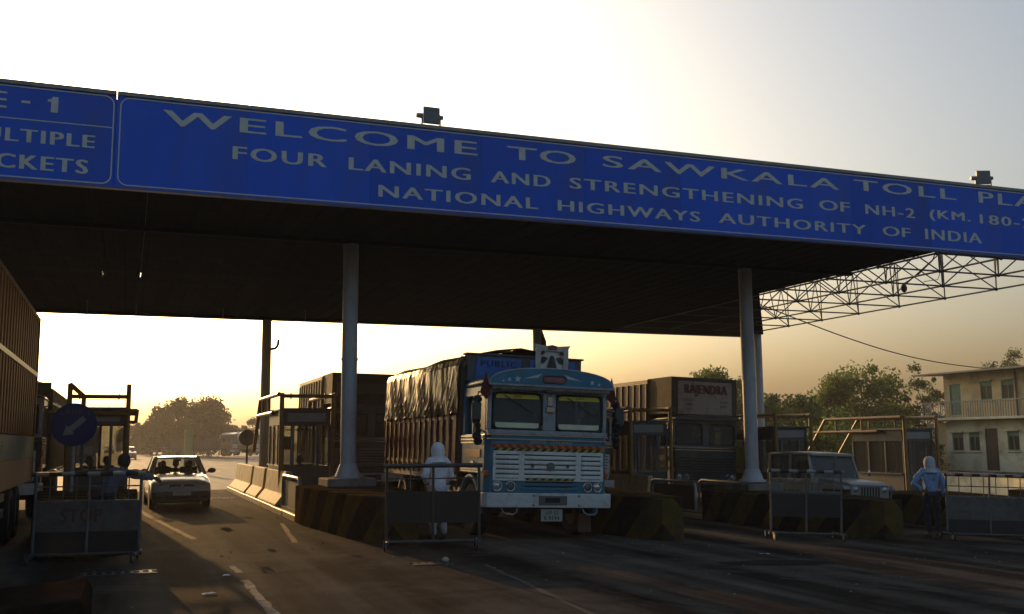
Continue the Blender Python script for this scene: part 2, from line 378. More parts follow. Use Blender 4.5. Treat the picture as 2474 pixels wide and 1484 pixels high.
# drain gratings
def grating(x, y, w, label):
    o = thing("drain_grating", label, "drain", (x, y, gz(x)), 0, "drain gratings in the paving")
    part("pit", o, M("drain_pit", (0.008, 0.008, 0.008), rough=0.9), lambda b: b.box(0, w, -.13, .13, 0.002, 0.006))
    part("frame", o, dark_steel, lambda b: [b.box(-.03, w+.03, -.17, -.13, 0, .012), b.box(-.03, w+.03, .13, .17, 0, .012)])
    n = int(w/0.11)
    me = MB().box(-.022, .022, -.13, .13, 0.006, 0.014).mesh("bar", dark_steel)
    for i in range(n): link("bar", me, o, (0.06+i*(w-.12)/(n-1), 0, 0))
grating(-0.5, 15.0, 0.95, "steel drain grating beside the dark brown block")
grating(3.92, 14.3, 0.55, "steel drain grating in front of the middle barricade")
stone = thing("loose_stone", "pale stone lying on the drain grating", "stone", (4.40, 14.3, 0.014))
b = MB(); b.ball((0, 0, .035), .055, .04, .04, 7, 5); b.build("stone_body", M("pale_stone", (0.5, 0.44, 0.33), rough=0.8), stone)

# ------------------------------------------------------------------ toll canopy
ZS, YF, YR, XL, XC, XE = 6.24, 18.57, 37.8, -16.0, 18.3, 27.0
canopy = thing("toll_canopy", "wide flat toll plaza canopy with dark soffit, round columns and open truss end", "canopy", (0, YF, 0))
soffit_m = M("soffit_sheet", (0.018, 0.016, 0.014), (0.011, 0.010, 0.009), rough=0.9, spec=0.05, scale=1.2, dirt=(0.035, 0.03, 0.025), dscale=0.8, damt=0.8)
roof_m = M("roof_sheet", (0.16, 0.15, 0.14), (0.09, 0.085, 0.08), rough=0.6, scale=2)
L = YR-YF
# soffit: long ribbed sheets side by side, each with its own edges
sw = 0.95; nx = int((XC-XL)/sw); sw = (XC-XL)/nx
b = MB()
prof = [(0.004, 0.0), (0.10, 0.0), (0.13, 0.022), (0.36, 0.022), (0.39, 0.0), (0.56, 0.0), (0.59, 0.022), (0.82, 0.022), (0.85, 0.0), (sw-0.004, 0.0), (sw-0.004, 0.05), (0.004, 0.05)]
b.prism(prof, 'y', 0.12, L-0.25); sheet_me = b.mesh("soffit_sheet", soffit_m)
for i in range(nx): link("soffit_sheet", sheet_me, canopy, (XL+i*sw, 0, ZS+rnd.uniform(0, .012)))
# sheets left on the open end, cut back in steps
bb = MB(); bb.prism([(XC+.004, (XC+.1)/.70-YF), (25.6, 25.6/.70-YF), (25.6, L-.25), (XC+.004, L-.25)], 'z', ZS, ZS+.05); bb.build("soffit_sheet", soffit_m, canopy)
# lapped roof above
part("roof", canopy, roof_m, lambda b: b.box(XL, XC, 0.10, L-0.02, 7.78, 7.84))
part("side_closure", canopy, roof_m, lambda b: b.box(XC-.03, XC, 0.10, L-0.02, ZS+.06, 7.78))
part("rear_fascia", canopy, M("rear_fascia_sheet", (0.13, 0.10, 0.07), (0.08, 0.065, 0.05), rough=0.6, scale=2),
     lambda b: b.box(XL, 25.6, L-0.20, L, ZS-0.02, 7.6))
# secondary beams under the soffit
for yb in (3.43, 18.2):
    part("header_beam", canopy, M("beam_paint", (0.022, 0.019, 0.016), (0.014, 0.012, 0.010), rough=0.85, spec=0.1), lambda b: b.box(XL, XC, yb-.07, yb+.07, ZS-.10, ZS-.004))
col_m = M("column_paint", (0.52, 0.54, 0.57), (0.38, 0.40, 0.42), rough=0.5, scale=2.5, stretch=(1, 1, .25), dirt=(0.16, 0.13, 0.10), damt=0.6)
def column(x, y, zb, label, shoe=True):
    zt = ZS-0.10 if x < XC else ZS
    o = part("column", canopy, col_m, lambda b: b.cyl((x, y-YF, zb), (x, y-YF, zt), 0.17, n=24)); o["label"] = label
    part("base_shoe", o, col_m, lambda b: [b.cyl((x, y-YF, zb), (x, y-YF, zb+0.05), 0.34, n=20), b.cyl((x, y-YF, zb+.05), (x, y-YF, zb+.32), 0.28, 0.18, n=20)])
    part("joint_collar", o, col_m, lambda b: [b.cyl((x, y-YF, z-.03), (x, y-YF, z+.03), 0.186, n=24) for z in (zb+2.6,)])
column(4.55, 22.0, 0.96, "round grey column on the island beside the blue truck")
column(14.9, 22.0, 0.68, "round grey column in front of the truck with the name board")
column(4.62, 37.0, 0.0, "rear column with a bent pipe stub standing behind the booth")
column(15.1, 36.8, gz(15), "rear column rising behind the blue truck")
column(25.3, 36.6, gz(25), "rear column standing behind the front column by the open truss")
column(25.35, 22.0, 0.3, "front column under the open truss end")
column(-5.85, 22.0, 0.96, "front column beyond the container truck")
pst = part("pipe_stub", canopy, dark_steel, lambda b: b.tube([(4.78, 18.4, 5.1), (4.93, 18.4, 5.12), (5.02, 18.4, 5.25), (5.04, 18.4, 5.45)], 0.05))
part("corbel", canopy, dark_steel, lambda b: b.prism([(15.27, ZS-.12), (15.45, ZS-.6), (15.45, ZS-1.05), (15.27, ZS-1.05)], 'y', 18.1, 18.35))
for xh, yh, zh in ((0.15, 16.2, .5), (2.9, 16.4, .55), (5.6, 16.0, .35), (-1.3, 15.5, .6)):  # pale rods added in place of thin slits of leaking light
    part("light_slit_rod", canopy, M("light_slit_pale", (0.2, 0.19, 0.17), rough=.8), lambda b: b.cyl((xh, yh, ZS-zh), (xh, yh, ZS), 0.012, n=6))
# open space frame east of the roof: bottom grid, top grid, diagonals
frame = part("space_frame", canopy, dark_steel, lambda b: b.box(XC-.01, XC+.05, 0.1, 0.2, ZS+.08, ZS+.16))
bx = [18.42, 20.5, 22.6, 24.7]; by = [0.42+2.08*i for i in range(9)]
tx = [19.46, 21.55, 23.65, 25.75]; ty = [1.46+2.08*i for i in range(8)]; ZT = ZS+1.28
ucyl = MB().cyl((0, 0, 0), (0, 0, 1), 1.0, n=6, caps=False).mesh("truss_bar", M("truss_paint", (0.12, 0.11, 0.10), (0.07, 0.06, 0.055), rough=0.55, scale=3))
unode = MB().ball((0, 0, 0), 1.0, nu=7, nv=5).mesh("truss_node", MATS["truss_paint"])
def strut(p, q, r=0.028):
    p, q = Vector(p), Vector(q); o = link("truss_bar", ucyl, frame, p); d = q-p; r *= .86
    o.rotation_mode = 'QUATERNION'; o.rotation_quaternion = d.to_track_quat('Z', 'Y'); o.scale = (r, r, d.length)
for i, x in enumerate(bx):
    for j, y in enumerate(by):
        n_ = link("truss_node", unode, frame, (x, y, ZS)); n_.scale = (.055,)*3
        if j < len(by)-1: strut((x, y, ZS), (x, by[j+1], ZS), 0.034)
        if i < len(bx)-1: strut((x, y, ZS), (bx[i+1], y, ZS), 0.028)
for i, x in enumerate(tx[:3]):
    for j, y in enumerate(ty):
        if j < len(ty)-1: strut((x, y, ZT), (x, ty[j+1], ZT))
        if i < 2: strut((x, y, ZT), (tx[i+1], y, ZT))
        for px in (bx[i], bx[i+1]):
            for py in (by[j], by[j+1]): strut((px, py, ZS), (x, y, ZT), 0.023)
for y in by[1:]: strut((bx[3], y, ZS), (bx[3], y, ZT+.15), 0.023)
for x in bx: strut((x, by[0], ZS), (x, by[0], 7.85), 0.045); strut((x+.12, by[0], ZS+.02), (x+.12, by[0], 7.85), 0.03)
strut((25.3, by[0], ZS), (25.3, by[0], 7.85), 0.045)
strut((18.4, by[0], 7.8), (26.9, by[0], 7.8), 0.05); strut((18.4, by[0], ZS+.05), (26.9, by[0], ZS+.05), 0.05)
# loose cable hanging in the frame
part("loose_cable", canopy, rubber, lambda b: [b.tube([(22.4, 4.4, ZT), (22.3, 4.6, 7.0), (22.0, 4.9, 6.6), (21.7, 5.2, 6.35), (21.6, 5.1, 6.2)], 0.018, 5),
     b.tube([(22.4, 4.4, ZT), (22.6, 4.5, 6.9), (22.55, 4.7, 6.45), (22.2, 4.9, 6.4)], 0.012, 5), b.ball((21.62, 5.1, 6.2), .1, .08, .13)])

# ------------------------------------------------------------------ the two fascia signs
blue_m = M("sign_blue_sheet", (0.012, 0.115, 0.72), (0.010, 0.094, 0.60), rough=0.55, scale=1.2, spec=0.3, dirt=(0.04, 0.10, 0.40), dscale=0.8, damt=0.7, stretch=(1, 1, .35), bump=.25, bscale=1.6)
_n, _l = blue_m.node_tree.nodes, blue_m.node_tree.links; _b = _n["Principled BSDF"]; _src = _b.inputs["Base Color"].links[0].from_socket
_oi = _n.new("ShaderNodeObjectInfo"); _mr = _n.new("ShaderNodeMapRange"); _mr.inputs[3].default_value = 0.84; _mr.inputs[4].default_value = 1.10
_vm = _n.new("ShaderNodeVectorMath"); _vm.operation = 'SCALE'; _l.new(_oi.outputs["Random"], _mr.inputs[0]); _l.new(_src, _vm.inputs[0]); _l.new(_mr.outputs[0], _vm.inputs["Scale"]); _l.new(_vm.outputs[0], _b.inputs["Base Color"])
sign_white = M("sign_letter_white", (0.60, 0.62, 0.57), (0.48, 0.50, 0.46), rough=0.5, scale=6)
trim_m = M("sign_edge_trim", (0.30, 0.28, 0.25), (0.2, 0.19, 0.17), rough=0.5)
def rrect(x0, x1, z0, z1, r, w, y, mb):
    def pts(ins):
        out = []; rr = r-ins
        for cx, cz, a0 in ((x1-r, z1-r, 0), (x0+r, z1-r, 90), (x0+r, z0+r, 180), (x1-r, z0+r, 270)):
            for k in range(7):
                a = R(a0+15*k); out.append((cx+rr*math.cos(a), y, cz+rr*math.sin(a)))
        return out
    o, i = pts(0), pts(w); n = len(o)
    mb.add(o+i, [(k, (k+1) % n, n+(k+1) % n, n+k) for k in range(n)])
def fascia(label, x0, x1, words, border):
    t = thing("fascia_sign", label, "sign", (0, YF, ZS), group="blue signs along the canopy edge")
    n = max(1, round((x1-x0)/2.35)); w = (x1-x0)/n
    me = MB().box(0.001, w-0.001, 0, 0.10, 0, 1.655).mesh("sheet_panel", blue_m, bevel=0.002)
    for i in range(n): link("sheet_panel", me, t, (x0+i*w, rnd.uniform(0, .0015), -0.012))
    for i in range(n): part("top_trim", t, trim_m, lambda b: b.box(x0+i*w+.003, x0+(i+1)*w-.003, -0.035, 0.14, 1.645, 1.715))
    part("bottom_trim", t, M("bottom_trim_blue", (0.03, 0.075, 0.3), rough=0.4), lambda b: b.box(x0, x1, -0.015, 0.12, -0.05, -0.012))
    def bd(b):
        rrect(*border, 0.17, 0.022, -0.006, b)
    part("border", t, sign_white, bd)
    for s, xa, xb, z0, z1 in words:
        part("lettering", t, sign_white, lambda b: text_on(b, s, (xa, -0.007, z0-ZS), (xb-xa, 0, 0), (0, 0, z1-z0), 0.040))
    return t
s1 = fascia("blue canopy sign reading LANE - 1 MULTIPLE TICKETS", -7.6, -0.39, [
    ("LANE", -3.55, -2.13, 7.45, 7.74), ("-", -1.91, -1.77, 7.565, 7.61), ("1", -1.50, -1.33, 7.45, 7.73),
    ("MULTIPLE", -2.86, -0.71, 6.875, 7.105), ("TICKETS", -2.72, -0.80, 6.405, 6.655)], (-7.5, -0.42, 0.01, 1.62))
part("divider_line", s1, sign_white, lambda b: b.quad((-7.5, -.006, 7.27-ZS), (-.44, -.006, 7.27-ZS), (-.44, -.006, 7.29-ZS), (-7.5, -.006, 7.29-ZS)))
s2 = fascia("long blue canopy sign welcoming drivers to the toll plaza", -0.385, 27.0, [
    ("WELCOME", 0.39, 6.37, 7.425, 7.71), ("TO", 7.01, 8.54, 7.425, 7.70), ("SAWKALA", 9.15, 15.24, 7.46, 7.71), ("TOLL", 15.66, 18.74, 7.50, 7.76), ("PLAZA", 19.44, 22.9, 7.50, 7.78),
    ("FOUR", 1.62, 3.36, 6.905, 7.155), ("LANING", 3.77, 6.23, 6.905, 7.15), ("AND", 6.65, 7.96, 6.91, 7.145), ("STRENGTHENING", 8.38, 14.20, 6.93, 7.16), ("OF", 14.64, 15.52, 6.955, 7.19),
    ("NH-2", 15.95, 17.42, 6.955, 7.185), ("(KM.", 17.86, 19.15, 6.93, 7.21), ("180-2", 19.43, 21.15, 6.97, 7.205),
    ("NATIONAL", 4.35, 7.68, 6.425, 6.66), ("HIGHWAYS", 8.11, 11.49, 6.435, 6.66), ("AUTHORITY", 11.95, 15.95, 6.455, 6.68), ("OF", 16.42, 17.26, 6.47, 6.70), ("INDIA", 17.69, 19.46, 6.47, 6.72)],
    (-0.33, 26.9, 0.01, 1.62))
# floodlights on the fascia
flood_m = M("floodlight_grey", (0.22, 0.22, 0.22), (0.14, 0.14, 0.14), rough=0.5)
def flood(x, rz, label):
    t = thing("floodlight", label, "floodlight", (x, YF+.06, 7.958), rz, "floodlights on the canopy edge")
    part("housing", t, flood_m, lambda b: b.loft([[(-.10, .16, .10), (.10, .16, .10), (.10, .16, .28), (-.10, .16, .28)], [(-.17, 0, .04), (.17, 0, .04), (.17, 0, .38), (-.17, 0, .38)], [(-.17, -.05, .04), (.17, -.05, .04), (.17, -.05, .38), (-.17, -.05, .38)]], smooth=False), bevel=.008)
    part("front_glass", t, glass("flood_glass", opacity=.7), lambda b: b.box(-.145, .145, -.058, -.051, .065, .355))
    part("yoke", t, dark_steel, lambda b: [b.box(-.20, -.175, -.02, .03, 0, .24), b.box(.175, .20, -.02, .03, 0, .24), b.box(-.20, .20, -.02, .03, 0, .02)])
    part("gear_box", t, flood_m, lambda b: [b.cyl((-.18, .02, .2), (-.30, .02, .2), .055, .05, n=10), b.cyl((.18, .02, .2), (.25, .02, .2), .045, n=10)])
flood(5.42, 0.02, "grey floodlight on the canopy edge above WELCOME")
flood(19.7, -0.35, "grey floodlight turned sideways above TOLL PLAZA")
# ------------------------------------------------------------------ toll islands
nose_m = stripes("hazard_nose_paint", (0.11, 0.072, 0.018), (0.016, 0.014, 0.012), 0.95, (0.75, 0.85, 0.62), rough=0.9, wear=(0.055, 0.040, 0.028), wamt=0.9)
slab_m = M("island_slab", (0.24, 0.21, 0.17), (0.14, 0.12, 0.10), rough=0.9, spec=0.1, scale=2, bump=0.2, bscale=20, dirt=(0.08, 0.06, 0.04), damt=0.7)
kerb_m = M("kerb_paint", (0.40, 0.27, 0.09), (0.20, 0.14, 0.07), rough=0.6, scale=3, dirt=(0.09, 0.07, 0.05), damt=0.7)
jersey_m = M("cream_barrier_paint", (0.62, 0.48, 0.24), (0.48, 0.36, 0.17), rough=0.75, scale=2.2, bump=0.12, bscale=18, dirt=(0.16, 0.11, 0.06), dscale=1.8, damt=0.7)
def X0(i): return 3.57+5.2*(i-1)
ISL = {0: "island with the round blue lane sign at its nose", 1: "concrete island between the white car's lane and the blue truck",
       2: "concrete island whose striped nose shows right beside the blue truck's bumper", 3: "concrete island carrying the front column by the truck with the name board",
       4: "concrete island beyond the white jeep", 5: "concrete island in front of the yellow building"}
for i, lab in ISL.items():
    x0 = X0(i); zg = gz(x0+.95)
    t = thing("traffic_island", lab, "traffic island", (x0, 0, zg), group="toll islands between the lanes")
    pl = [(0, 21.7), (.30, 18.6), (.72, 17.0), (1.18, 17.0), (1.60, 18.6), (1.9, 21.7), (1.9, 22.95), (0, 22.95)]
    nb = MB(); nb.prism(pl, 'z', -0.08, 0.80); nb.build("nose_block", nose_m, t, bevel=0.03, seg=2)
    part("slab", t, slab_m, lambda b: b.box(0.12, 1.78, 22.96, 39.0, -.08, 0.20))
    for sx in (0.0, 1.79):
        me = MB().box(sx, sx+.11, 0, 1.98, -.08, .145).mesh("kerb_stone", kerb_m, bevel=0.02)
        for k in range(8): link("kerb_stone", me, t, (rnd.uniform(-.006, .006), 22.97+k*2.0, rnd.uniform(-.006, .006)))
    if i in (1, 3, 5): part("pedestal", t, concrete, lambda b: b.box(0.44, 1.5, 21.45, 22.55, 0.80, 0.975), bevel=.02)
def jersey(x, y0, y1, label, flip=1):
    t = thing("concrete_barrier", label, "barrier", (x, y0, gz(x)+0.145), group="cream concrete barriers along the island")
    pr = [(0, 0), (0, .05), (.20, .30), (.26, .86), (.42, .86), (.42, 0)]
    if flip < 0: pr = [(-a, c) for a, c in pr][::-1]
    b = MB(); b.prism(pr, 'y', 0, y1-y0); b.build("body", jersey_m, t, bevel=.012)
jersey(X0(1)+.02, 26.3, 29.95, "cream concrete barrier nearest the camera beside the booth with the fan")
jersey(X0(1)+.02, 30.5, 33.1, "middle cream concrete barrier along the white car's lane")
jersey(X0(1)+.02, 33.6, 38.4, "farthest cream concrete barrier along the white car's lane")
jersey(X0(3)+.02, 26.3, 29.95, "cream concrete barrier showing orange right behind the blue truck's bumper")
jersey(X0(3)+.02, 30.5, 33.1, "cream concrete barrier behind the orange-lit one past the blue truck")
def guard(x, y0, y1, label):
    t = thing("guard_rail", label, "guard rail", (x, y0, gz(x)), group="bent pipe guard rails on the islands")
    Ln = y1-y0; h = 0.93
    part("pipe", t, steel, lambda b: b.tube([(0, 0, 0.1), (0, 0, h-.16), (0, .06, h-.05), (0, .16, h), (0, Ln-.16, h), (0, Ln-.06, h-.05), (0, Ln, h-.16), (0, Ln, .1)], 0.042, 10))
    part("infill_plate", t, M("guard_plate", (0.05, 0.035, 0.025), (0.03, 0.022, 0.018), rough=0.7), lambda b: b.box(0.02, .045, .08, Ln-.08, .2, h-.1))
guard(X0(1)+.16, 23.3, 25.9, "sun-glinting pipe guard rail beside the white car's lane")
guard(X0(3)+.16, 23.5, 25.9, "orange-lit pipe guard rail behind the striped nose by the blue truck")
guard(X0(3)+1.72, 23.5, 25.9, "pipe guard rail just before the front column by the name board truck")

# ------------------------------------------------------------------ booths
booth_m = M("booth_panel_paint", (0.07, 0.082, 0.10), (0.045, 0.052, 0.063), rough=0.5, scale=2, dirt=(0.06, 0.05, 0.045), damt=0.6)
alu = M("booth_aluminium", (0.11, 0.12, 0.14), (0.07, 0.076, 0.088), rough=0.42, metal=0.4, scale=5)
pane = glass("booth_glass", tint=(0.82, 0.82, 0.78), rough=0.15, opacity=0.22)
def booth(i, label, post=2.86, fan=False, side=True):
    x0 = X0(i)+0.32; t = thing("toll_booth", label, "toll booth", (x0, 27.5, gz(x0+.6)+0.2), group="glazed toll booths on the islands")
    W, D, H = 1.31, 2.6, 2.46
    for nm, a in (("front_wall", (0.03, W-.03, 0, .05)), ("rear_wall", (0.03, W-.03, D-.05, D)), ("side_wall", (0, .05, .05, D-.05)), ("side_wall", (W-.05, W, .05, D-.05))):
        part(nm, t, booth_m, lambda b: b.box(a[0], a[1], a[2], a[3], 0, .92), bevel=.006)
        hd = part("header", t, booth_m, lambda b: b.box(a[0], a[1], a[2], a[3], 2.02, H-.06), bevel=.006)
    part("roof", t, booth_m, lambda b: b.box(-.07, W+.07, -.10, D+.07, H-.06, H), bevel=.01)
    part("name_plate", t, M("booth_plate", (0.26, 0.28, 0.30), (0.2, 0.21, 0.22), rough=0.5), lambda b: b.box(.15, W-.15, -.012, -.002, 2.1, 2.33))
    me = MB().box(-.035, .035, -.035, .035, .92, 2.02).mesh("mullion", alu, bevel=.004)
    for x, y in ((.036, .036), (W-.036, .036), (.036, D-.036), (W-.036, D-.036), (.30, .03), (.96, .03), (.036, .9), (.036, 1.75), (W-.036, .9), (W-.036, 1.75), (.65, D-.03)):
        link("mullion", me, t, (x, y, 0))
    for xa, xb in ((.07, .265), (.335, .925), (.995, W-.07)): part("window_pane", t, pane, lambda b: b.box(xa, xb, .024, .030, .93, 2.01))
    for xa, xb in ((.07, .615), (.685, W-.07)): part("window_pane", t, pane, lambda b: b.box(xa, xb, D-.03, D-.024, .93, 2.01))
    for ya, yb in ((.07, .865), (.935, 1.715), (1.785, D-.07)):
        for xx in (.024, W-.030): part("window_pane", t, pane, lambda b: b.box(xx, xx+.006, ya, yb, .93, 2.01))
    part("sill", t, alu, lambda b: b.box(-.05, .0, .08, D-.08, .90, .94))
    part("desk", t, M("desk_board", (0.16, 0.11, 0.07), rough=0.6), lambda b: b.box(.06, .55, .3, 1.6, .72, .76))
    pf = part("pipe_frame", t, yellow_pipe, lambda b: b.tube([(-.03, -.14, -.1), (-.03, -.14, post)], .062, 12))
    def pipe(p, q, r=.058): part("pipe", pf, yellow_pipe, lambda b: b.tube([p, q], r, 12))
    pipe((W+.03, -.14, -.1), (W+.03, -.14, post)); pipe((-.03, -.14, 2.78 if post < 3 else 2.72), (W+.03, -.14, 2.78 if post < 3 else 2.72), .052)
    if side:
        for xx in (-.10, W+.10):
            pipe((xx, -.10, 2.83), (xx, 3.9, 2.83)); pipe((xx, 3.9, 2.83), (xx, 5.3, 1.3)); pipe((xx, 1.1, 2.36), (xx, 4.6, 2.36))
            for yy in (1.9, 3.3): pipe((xx, yy, 2.36), (xx, yy, 2.83), .04)
    else:
        pipe((-.03, -.14, post-.02), (.28, .2, 2.74)); pipe((.28, .2, 2.74), (.28, .2, 2.4)); pipe((-.5, -.14, 2.3), (W+.2, -.14, 2.3))
        pipe((W+.03, -.14, 2.38), (W+.25, -.14, 2.38), .045); pipe((W+.25, -.14, 2.4), (W+.22, -.14, 2.06), .045); pipe((W+.22, -.14, 2.08), (W, -.14, 2.08), .045)
    cl = MB().cyl((-.015, 0, 0), (.015, 0, 0), .085, n=12).mesh("flange", yellow_pipe)
    for xx in (.2, W-.2): link("flange", cl, pf, (xx, -.14, 2.78 if post < 3 else 2.72))
    if fan:
        f = part("ceiling_fan", t, dark_steel, lambda b: [b.cyl((.62, .8, 2.0), (.62, .8, 1.93), .03), b.cyl((.62, .8, 1.94), (.62, .8, 1.86), .09, .11, n=12)])
        me = MB().box(.08, .42, -.05, .05, -.008, .008).mesh("blade", dark_steel)
        for k in range(3): link("blade", me, f, (.62, .8, 1.89), (0.12, 0, k*2.094+.5))
        part("notice", t, M("notice_card", (0.10, 0.08, 0.06), rough=.7), lambda b: b.box(.42, .66, D-.045, D-.034, 1.35, 1.72))
    return t
booth(0, "toll booth in front of the container truck, behind the round lane sign", 3.04, side=False)
booth(1, "toll booth with a ceiling fan, beside the grey column", fan=True)
booth(3, "toll booth showing between the blue truck and the name board truck")
booth(4, "toll booth behind the wheeled barricade right of the front column")
booth(5, "toll booth in front of the small office, behind the man in blue")

# ------------------------------------------------------------------ round lane sign and far sign
t = thing("lane_sign", "round blue LANE-1 sign with a white arrow pointing down left", "sign", (-0.98, 22.1, 0.80))
part("post", t, steel, lambda b: b.cyl((0, 0.05, 0), (0, 0.05, 1.75), .045, n=10))
d = part("disc", t, M("sign_disc_blue", (0.006, 0.02, 0.12), (0.005, 0.016, 0.095), rough=.5, spec=.3), lambda b: b.cyl((0, 0, 1.33), (0, -.02, 1.33), .43, n=40))
def arrow(b):
    a = R(222); c = Vector((0.0, -.023, 1.29)); dx = Vector((math.cos(a), 0, math.sin(a))); nz = Vector((-dx.z, 0, dx.x))
    P = [(-.26, .055), (.08, .055), (.08, .12), (.26, 0), (.08, -.12), (.08, -.055), (-.26, -.055)]
    b.add([c+dx*u+nz*v for u, v in P], [tuple(range(7))[::-1]])
part("arrow", d, M("arrow_white", (.22, .23, .22), (.16, .17, .16), rough=.6), arrow)
part("lettering", d, M("sign_letter_faded", (0.07, 0.085, 0.12), rough=.6), lambda b: text_on(b, "LANE-1", (-.26, -.023, 1.54), (.54, 0, 0), (0, 0, .085), .015))
t = thing("round_sign", "dark back of a round sign on a post beyond the barriers", "sign", (4.22, 38.7, 0))
part("post", t, dark_steel, lambda b: b.cyl((0, 0, 0), (0, 0, 2.2), .04))
part("disc", t, dark_steel, lambda b: b.cyl((0, .04, 1.93), (0, .065, 1.93), .30, n=32))
part("lower_plate", t, steel, lambda b: b.box(-.2, .2, .04, .06, 1.38, 1.5))

# ------------------------------------------------------------------ wheeled barricades
bw_rail = stripes("black_white_rail", (0.32, 0.31, 0.29), (0.015, 0.015, 0.015), 0.36, (1, 0, 0), wear=(.15, .13, .1), wamt=.5)
mesh_m = M("barricade_bar_white", (0.15, 0.15, 0.145), (0.055, 0.05, 0.048), rough=.5, scale=8)
panel_w = M("barricade_panel_white", (0.11, 0.108, 0.10), (0.06, 0.058, 0.053), rough=.7, scale=4, dirt=(0.045, 0.026, 0.016), dscale=2.2, damt=.95)
panel_d = M("barricade_panel_dark", (0.012, 0.011, 0.011), (0.02, 0.018, 0.016), rough=.7, scale=5)
red_l = M("faded_red_letter", (0.085, 0.035, 0.028), (0.06, 0.03, 0.026), rough=.6, scale=9)
def barricade(p, q, label, h=1.35, upper=(0.9, 1.33), white=(.45, .88), dark=(.12, .45), word=None, nb=5, rail=bw_rail, bars=None):
    mesh_m = bars or MATS["barricade_bar_white"]
    p, q = Vector(p), Vector(q); d = q-p; w = d.length; rz = math.atan2(d.y, d.x)
    ry = math.atan2(gz(p.x)-gz(q.x), abs(q.x-p.x)) if abs(q.x-p.x) > .1 else 0
    t = thing("barricade", label, "barricade", (p.x, p.y, gz(p.x)), rot=(0, ry, rz), group="wheeled barricades closing the lanes")
    part("top_rail", t, rail, lambda b: b.tube([(-.06, 0, h), (w+.06, 0, h)], .034, 10))
    me = MB().cyl((0, 0, .12), (0, 0, h), .024, n=8).mesh("post", mesh_m)
    for x in (0, w*.5, w): link("post", me, t, (x, 0, 0))
    if upper:
        zz = (upper[0]+upper[1])/2
        part("mesh_bar", t, mesh_m, lambda b: b.tube([(0, 0, zz), (w, 0, zz)], .011, 6))
        mb = MB().cyl((0, 0, upper[0]), (0, 0, upper[1]), .010, n=6).mesh("mesh_bar", mesh_m)
        for k in range(1, nb+1): link("mesh_bar", mb, t, (w*k/(nb+1)+.01, 0, 0))
    if white:
        pn = part("panel", t, panel_w, lambda b: b.box(.01, w-.01, -.012, -.004, *white))
        if word: part("lettering", pn, red_l, lambda b: text_on(b, word, (w*.24, -.0145, white[0]+.14), (w*.40, 0, 0), (0, 0, .19), .03))
        part("panel_edge", t, mesh_m, lambda b: b.box(0, w, -.02, .02, white[1], white[1]+.03))
    if dark: part("lower_panel", t, panel_d, lambda b: b.box(.01, w-.01, -.010, -.003, *dark))
    part("bottom_rail", t, dark_steel, lambda b: b.tube([(-.05, 0, .12), (w+.05, 0, .12)], .028, 8))
    for x in (0.02, w-.02):
        ft = part("foot", t, dark_steel, lambda b: b.tube([(x, -.34, .12), (x, .34, .12)], .026, 8))
        for y in (-.3, .3):
            part("wheel", ft, [rubber, steel], lambda b: [b.cyl((x-.05, y, .085), (x-.02, y, .085), .085, n=18), b.mat(1).cyl((x-.056, y, .085), (x-.014, y, .085), .05, n=14)])
    return t
barricade((-1.22, 16.72), (.25, 16.5), "wheeled STOP barricade with black and white top rail behind the dark block", h=1.30, word="STOP", nb=7)
dark_rail = M("black_rail", (0.05, 0.05, 0.05), (0.03, 0.03, 0.03), rough=.35, scale=6)
barricade((4.05, 16.45), (5.52, 16.05), "dark wheeled barricade in front of the person in the white hood", rail=dark_rail, bars=dark_rail, upper=(.95, 1.33), white=None, dark=(.42, .93), nb=3)
barricade((12.1, 17.3), (13.45, 16.85), "wheeled barricade with white mesh before the island right of the front column", white=(.90, .93), dark=(.45, .9), nb=8)
barricade((16.25, 16.95), (18.0, 16.35), "wheeled barricade beside the man in the blue shirt", white=(.42, .88), dark=(.1, .42), nb=6)
t = thing("concrete_block", "dark rusty brown concrete block beside the drain grating", "block", (-1.9, 8.6, 0))
b = MB(); b.prism([(0, 0), (1.68, 0), (1.68, .50), (1.63, .57), (.9, .52), (0, .55)], 'y', 0, 1.3)
b.build("body", M("rusty_brown_block", (0.032, 0.019, 0.012), (0.018, 0.012, 0.009), rough=.95, spec=0.0, scale=3, bump=.4, bscale=14, dirt=(.02, .016, .013), damt=.8), t, bevel=.03, seg=2)
# overhead wire
t = thing("overhead_wire", "thin sagging wire from the canopy corner sloping down to the yellow building", "wire", (21.8, 31.0, 6.6))
part("cable", t, rubber, lambda b: b.tube([(21.9*k/20, 11.2*k/20, -1.1*k/20-.45*math.sin(math.pi*k/20)) for k in range(21)], .025, 5))
# ------------------------------------------------------------------ vehicles
def paint(name, c, dark=None, rough=.38): return M(name, c, dark or tuple(v*.7 for v in c), rough=rough, scale=2.5, dirt=(0.085, 0.07, 0.05), dscale=2.6, damt=.75, bump=.12, bscale=3.5)
def lathe_x(b, prof, n=24, c=(0, 0, 0)):
    """revolve (x, r) profile round the x axis"""
    rings = [[(c[0]+x, c[1]+r*math.cos(2*math.pi*k/n), c[2]+r*math.sin(2*math.pi*k/n)) for k in range(n)] for x, r in prof]
    b.loft(rings, caps=True)
rim_m = M("wheel_rim_paint", (0.16, 0.13, 0.10), (0.09, 0.075, 0.06), rough=.6, scale=8)
def wheel_mesh(r, w, n=26):
    b = MB(); h = w/2
    lathe_x(b, [(-h*.7, r*.60), (-h, r*.66), (-h, r*.90), (-h*.8, r*.97), (-h*.45, r), (h*.45, r), (h*.8, r*.97), (h, r*.90), (h, r*.66), (h*.7, r*.60)], n)
    return b.mesh("tyre", rubber)
def rim_mesh(r, w, m):
    b = MB(); h = w/2
    for s in (-1, 1):
        lathe_x(b, [(s*h*.72, r*.60), (s*h*.45, r*.52), (s*h*.35, r*.25), (s*h*.8, r*.2), (s*h*.8, .001)], 18)
    return b.mesh("rim", m)
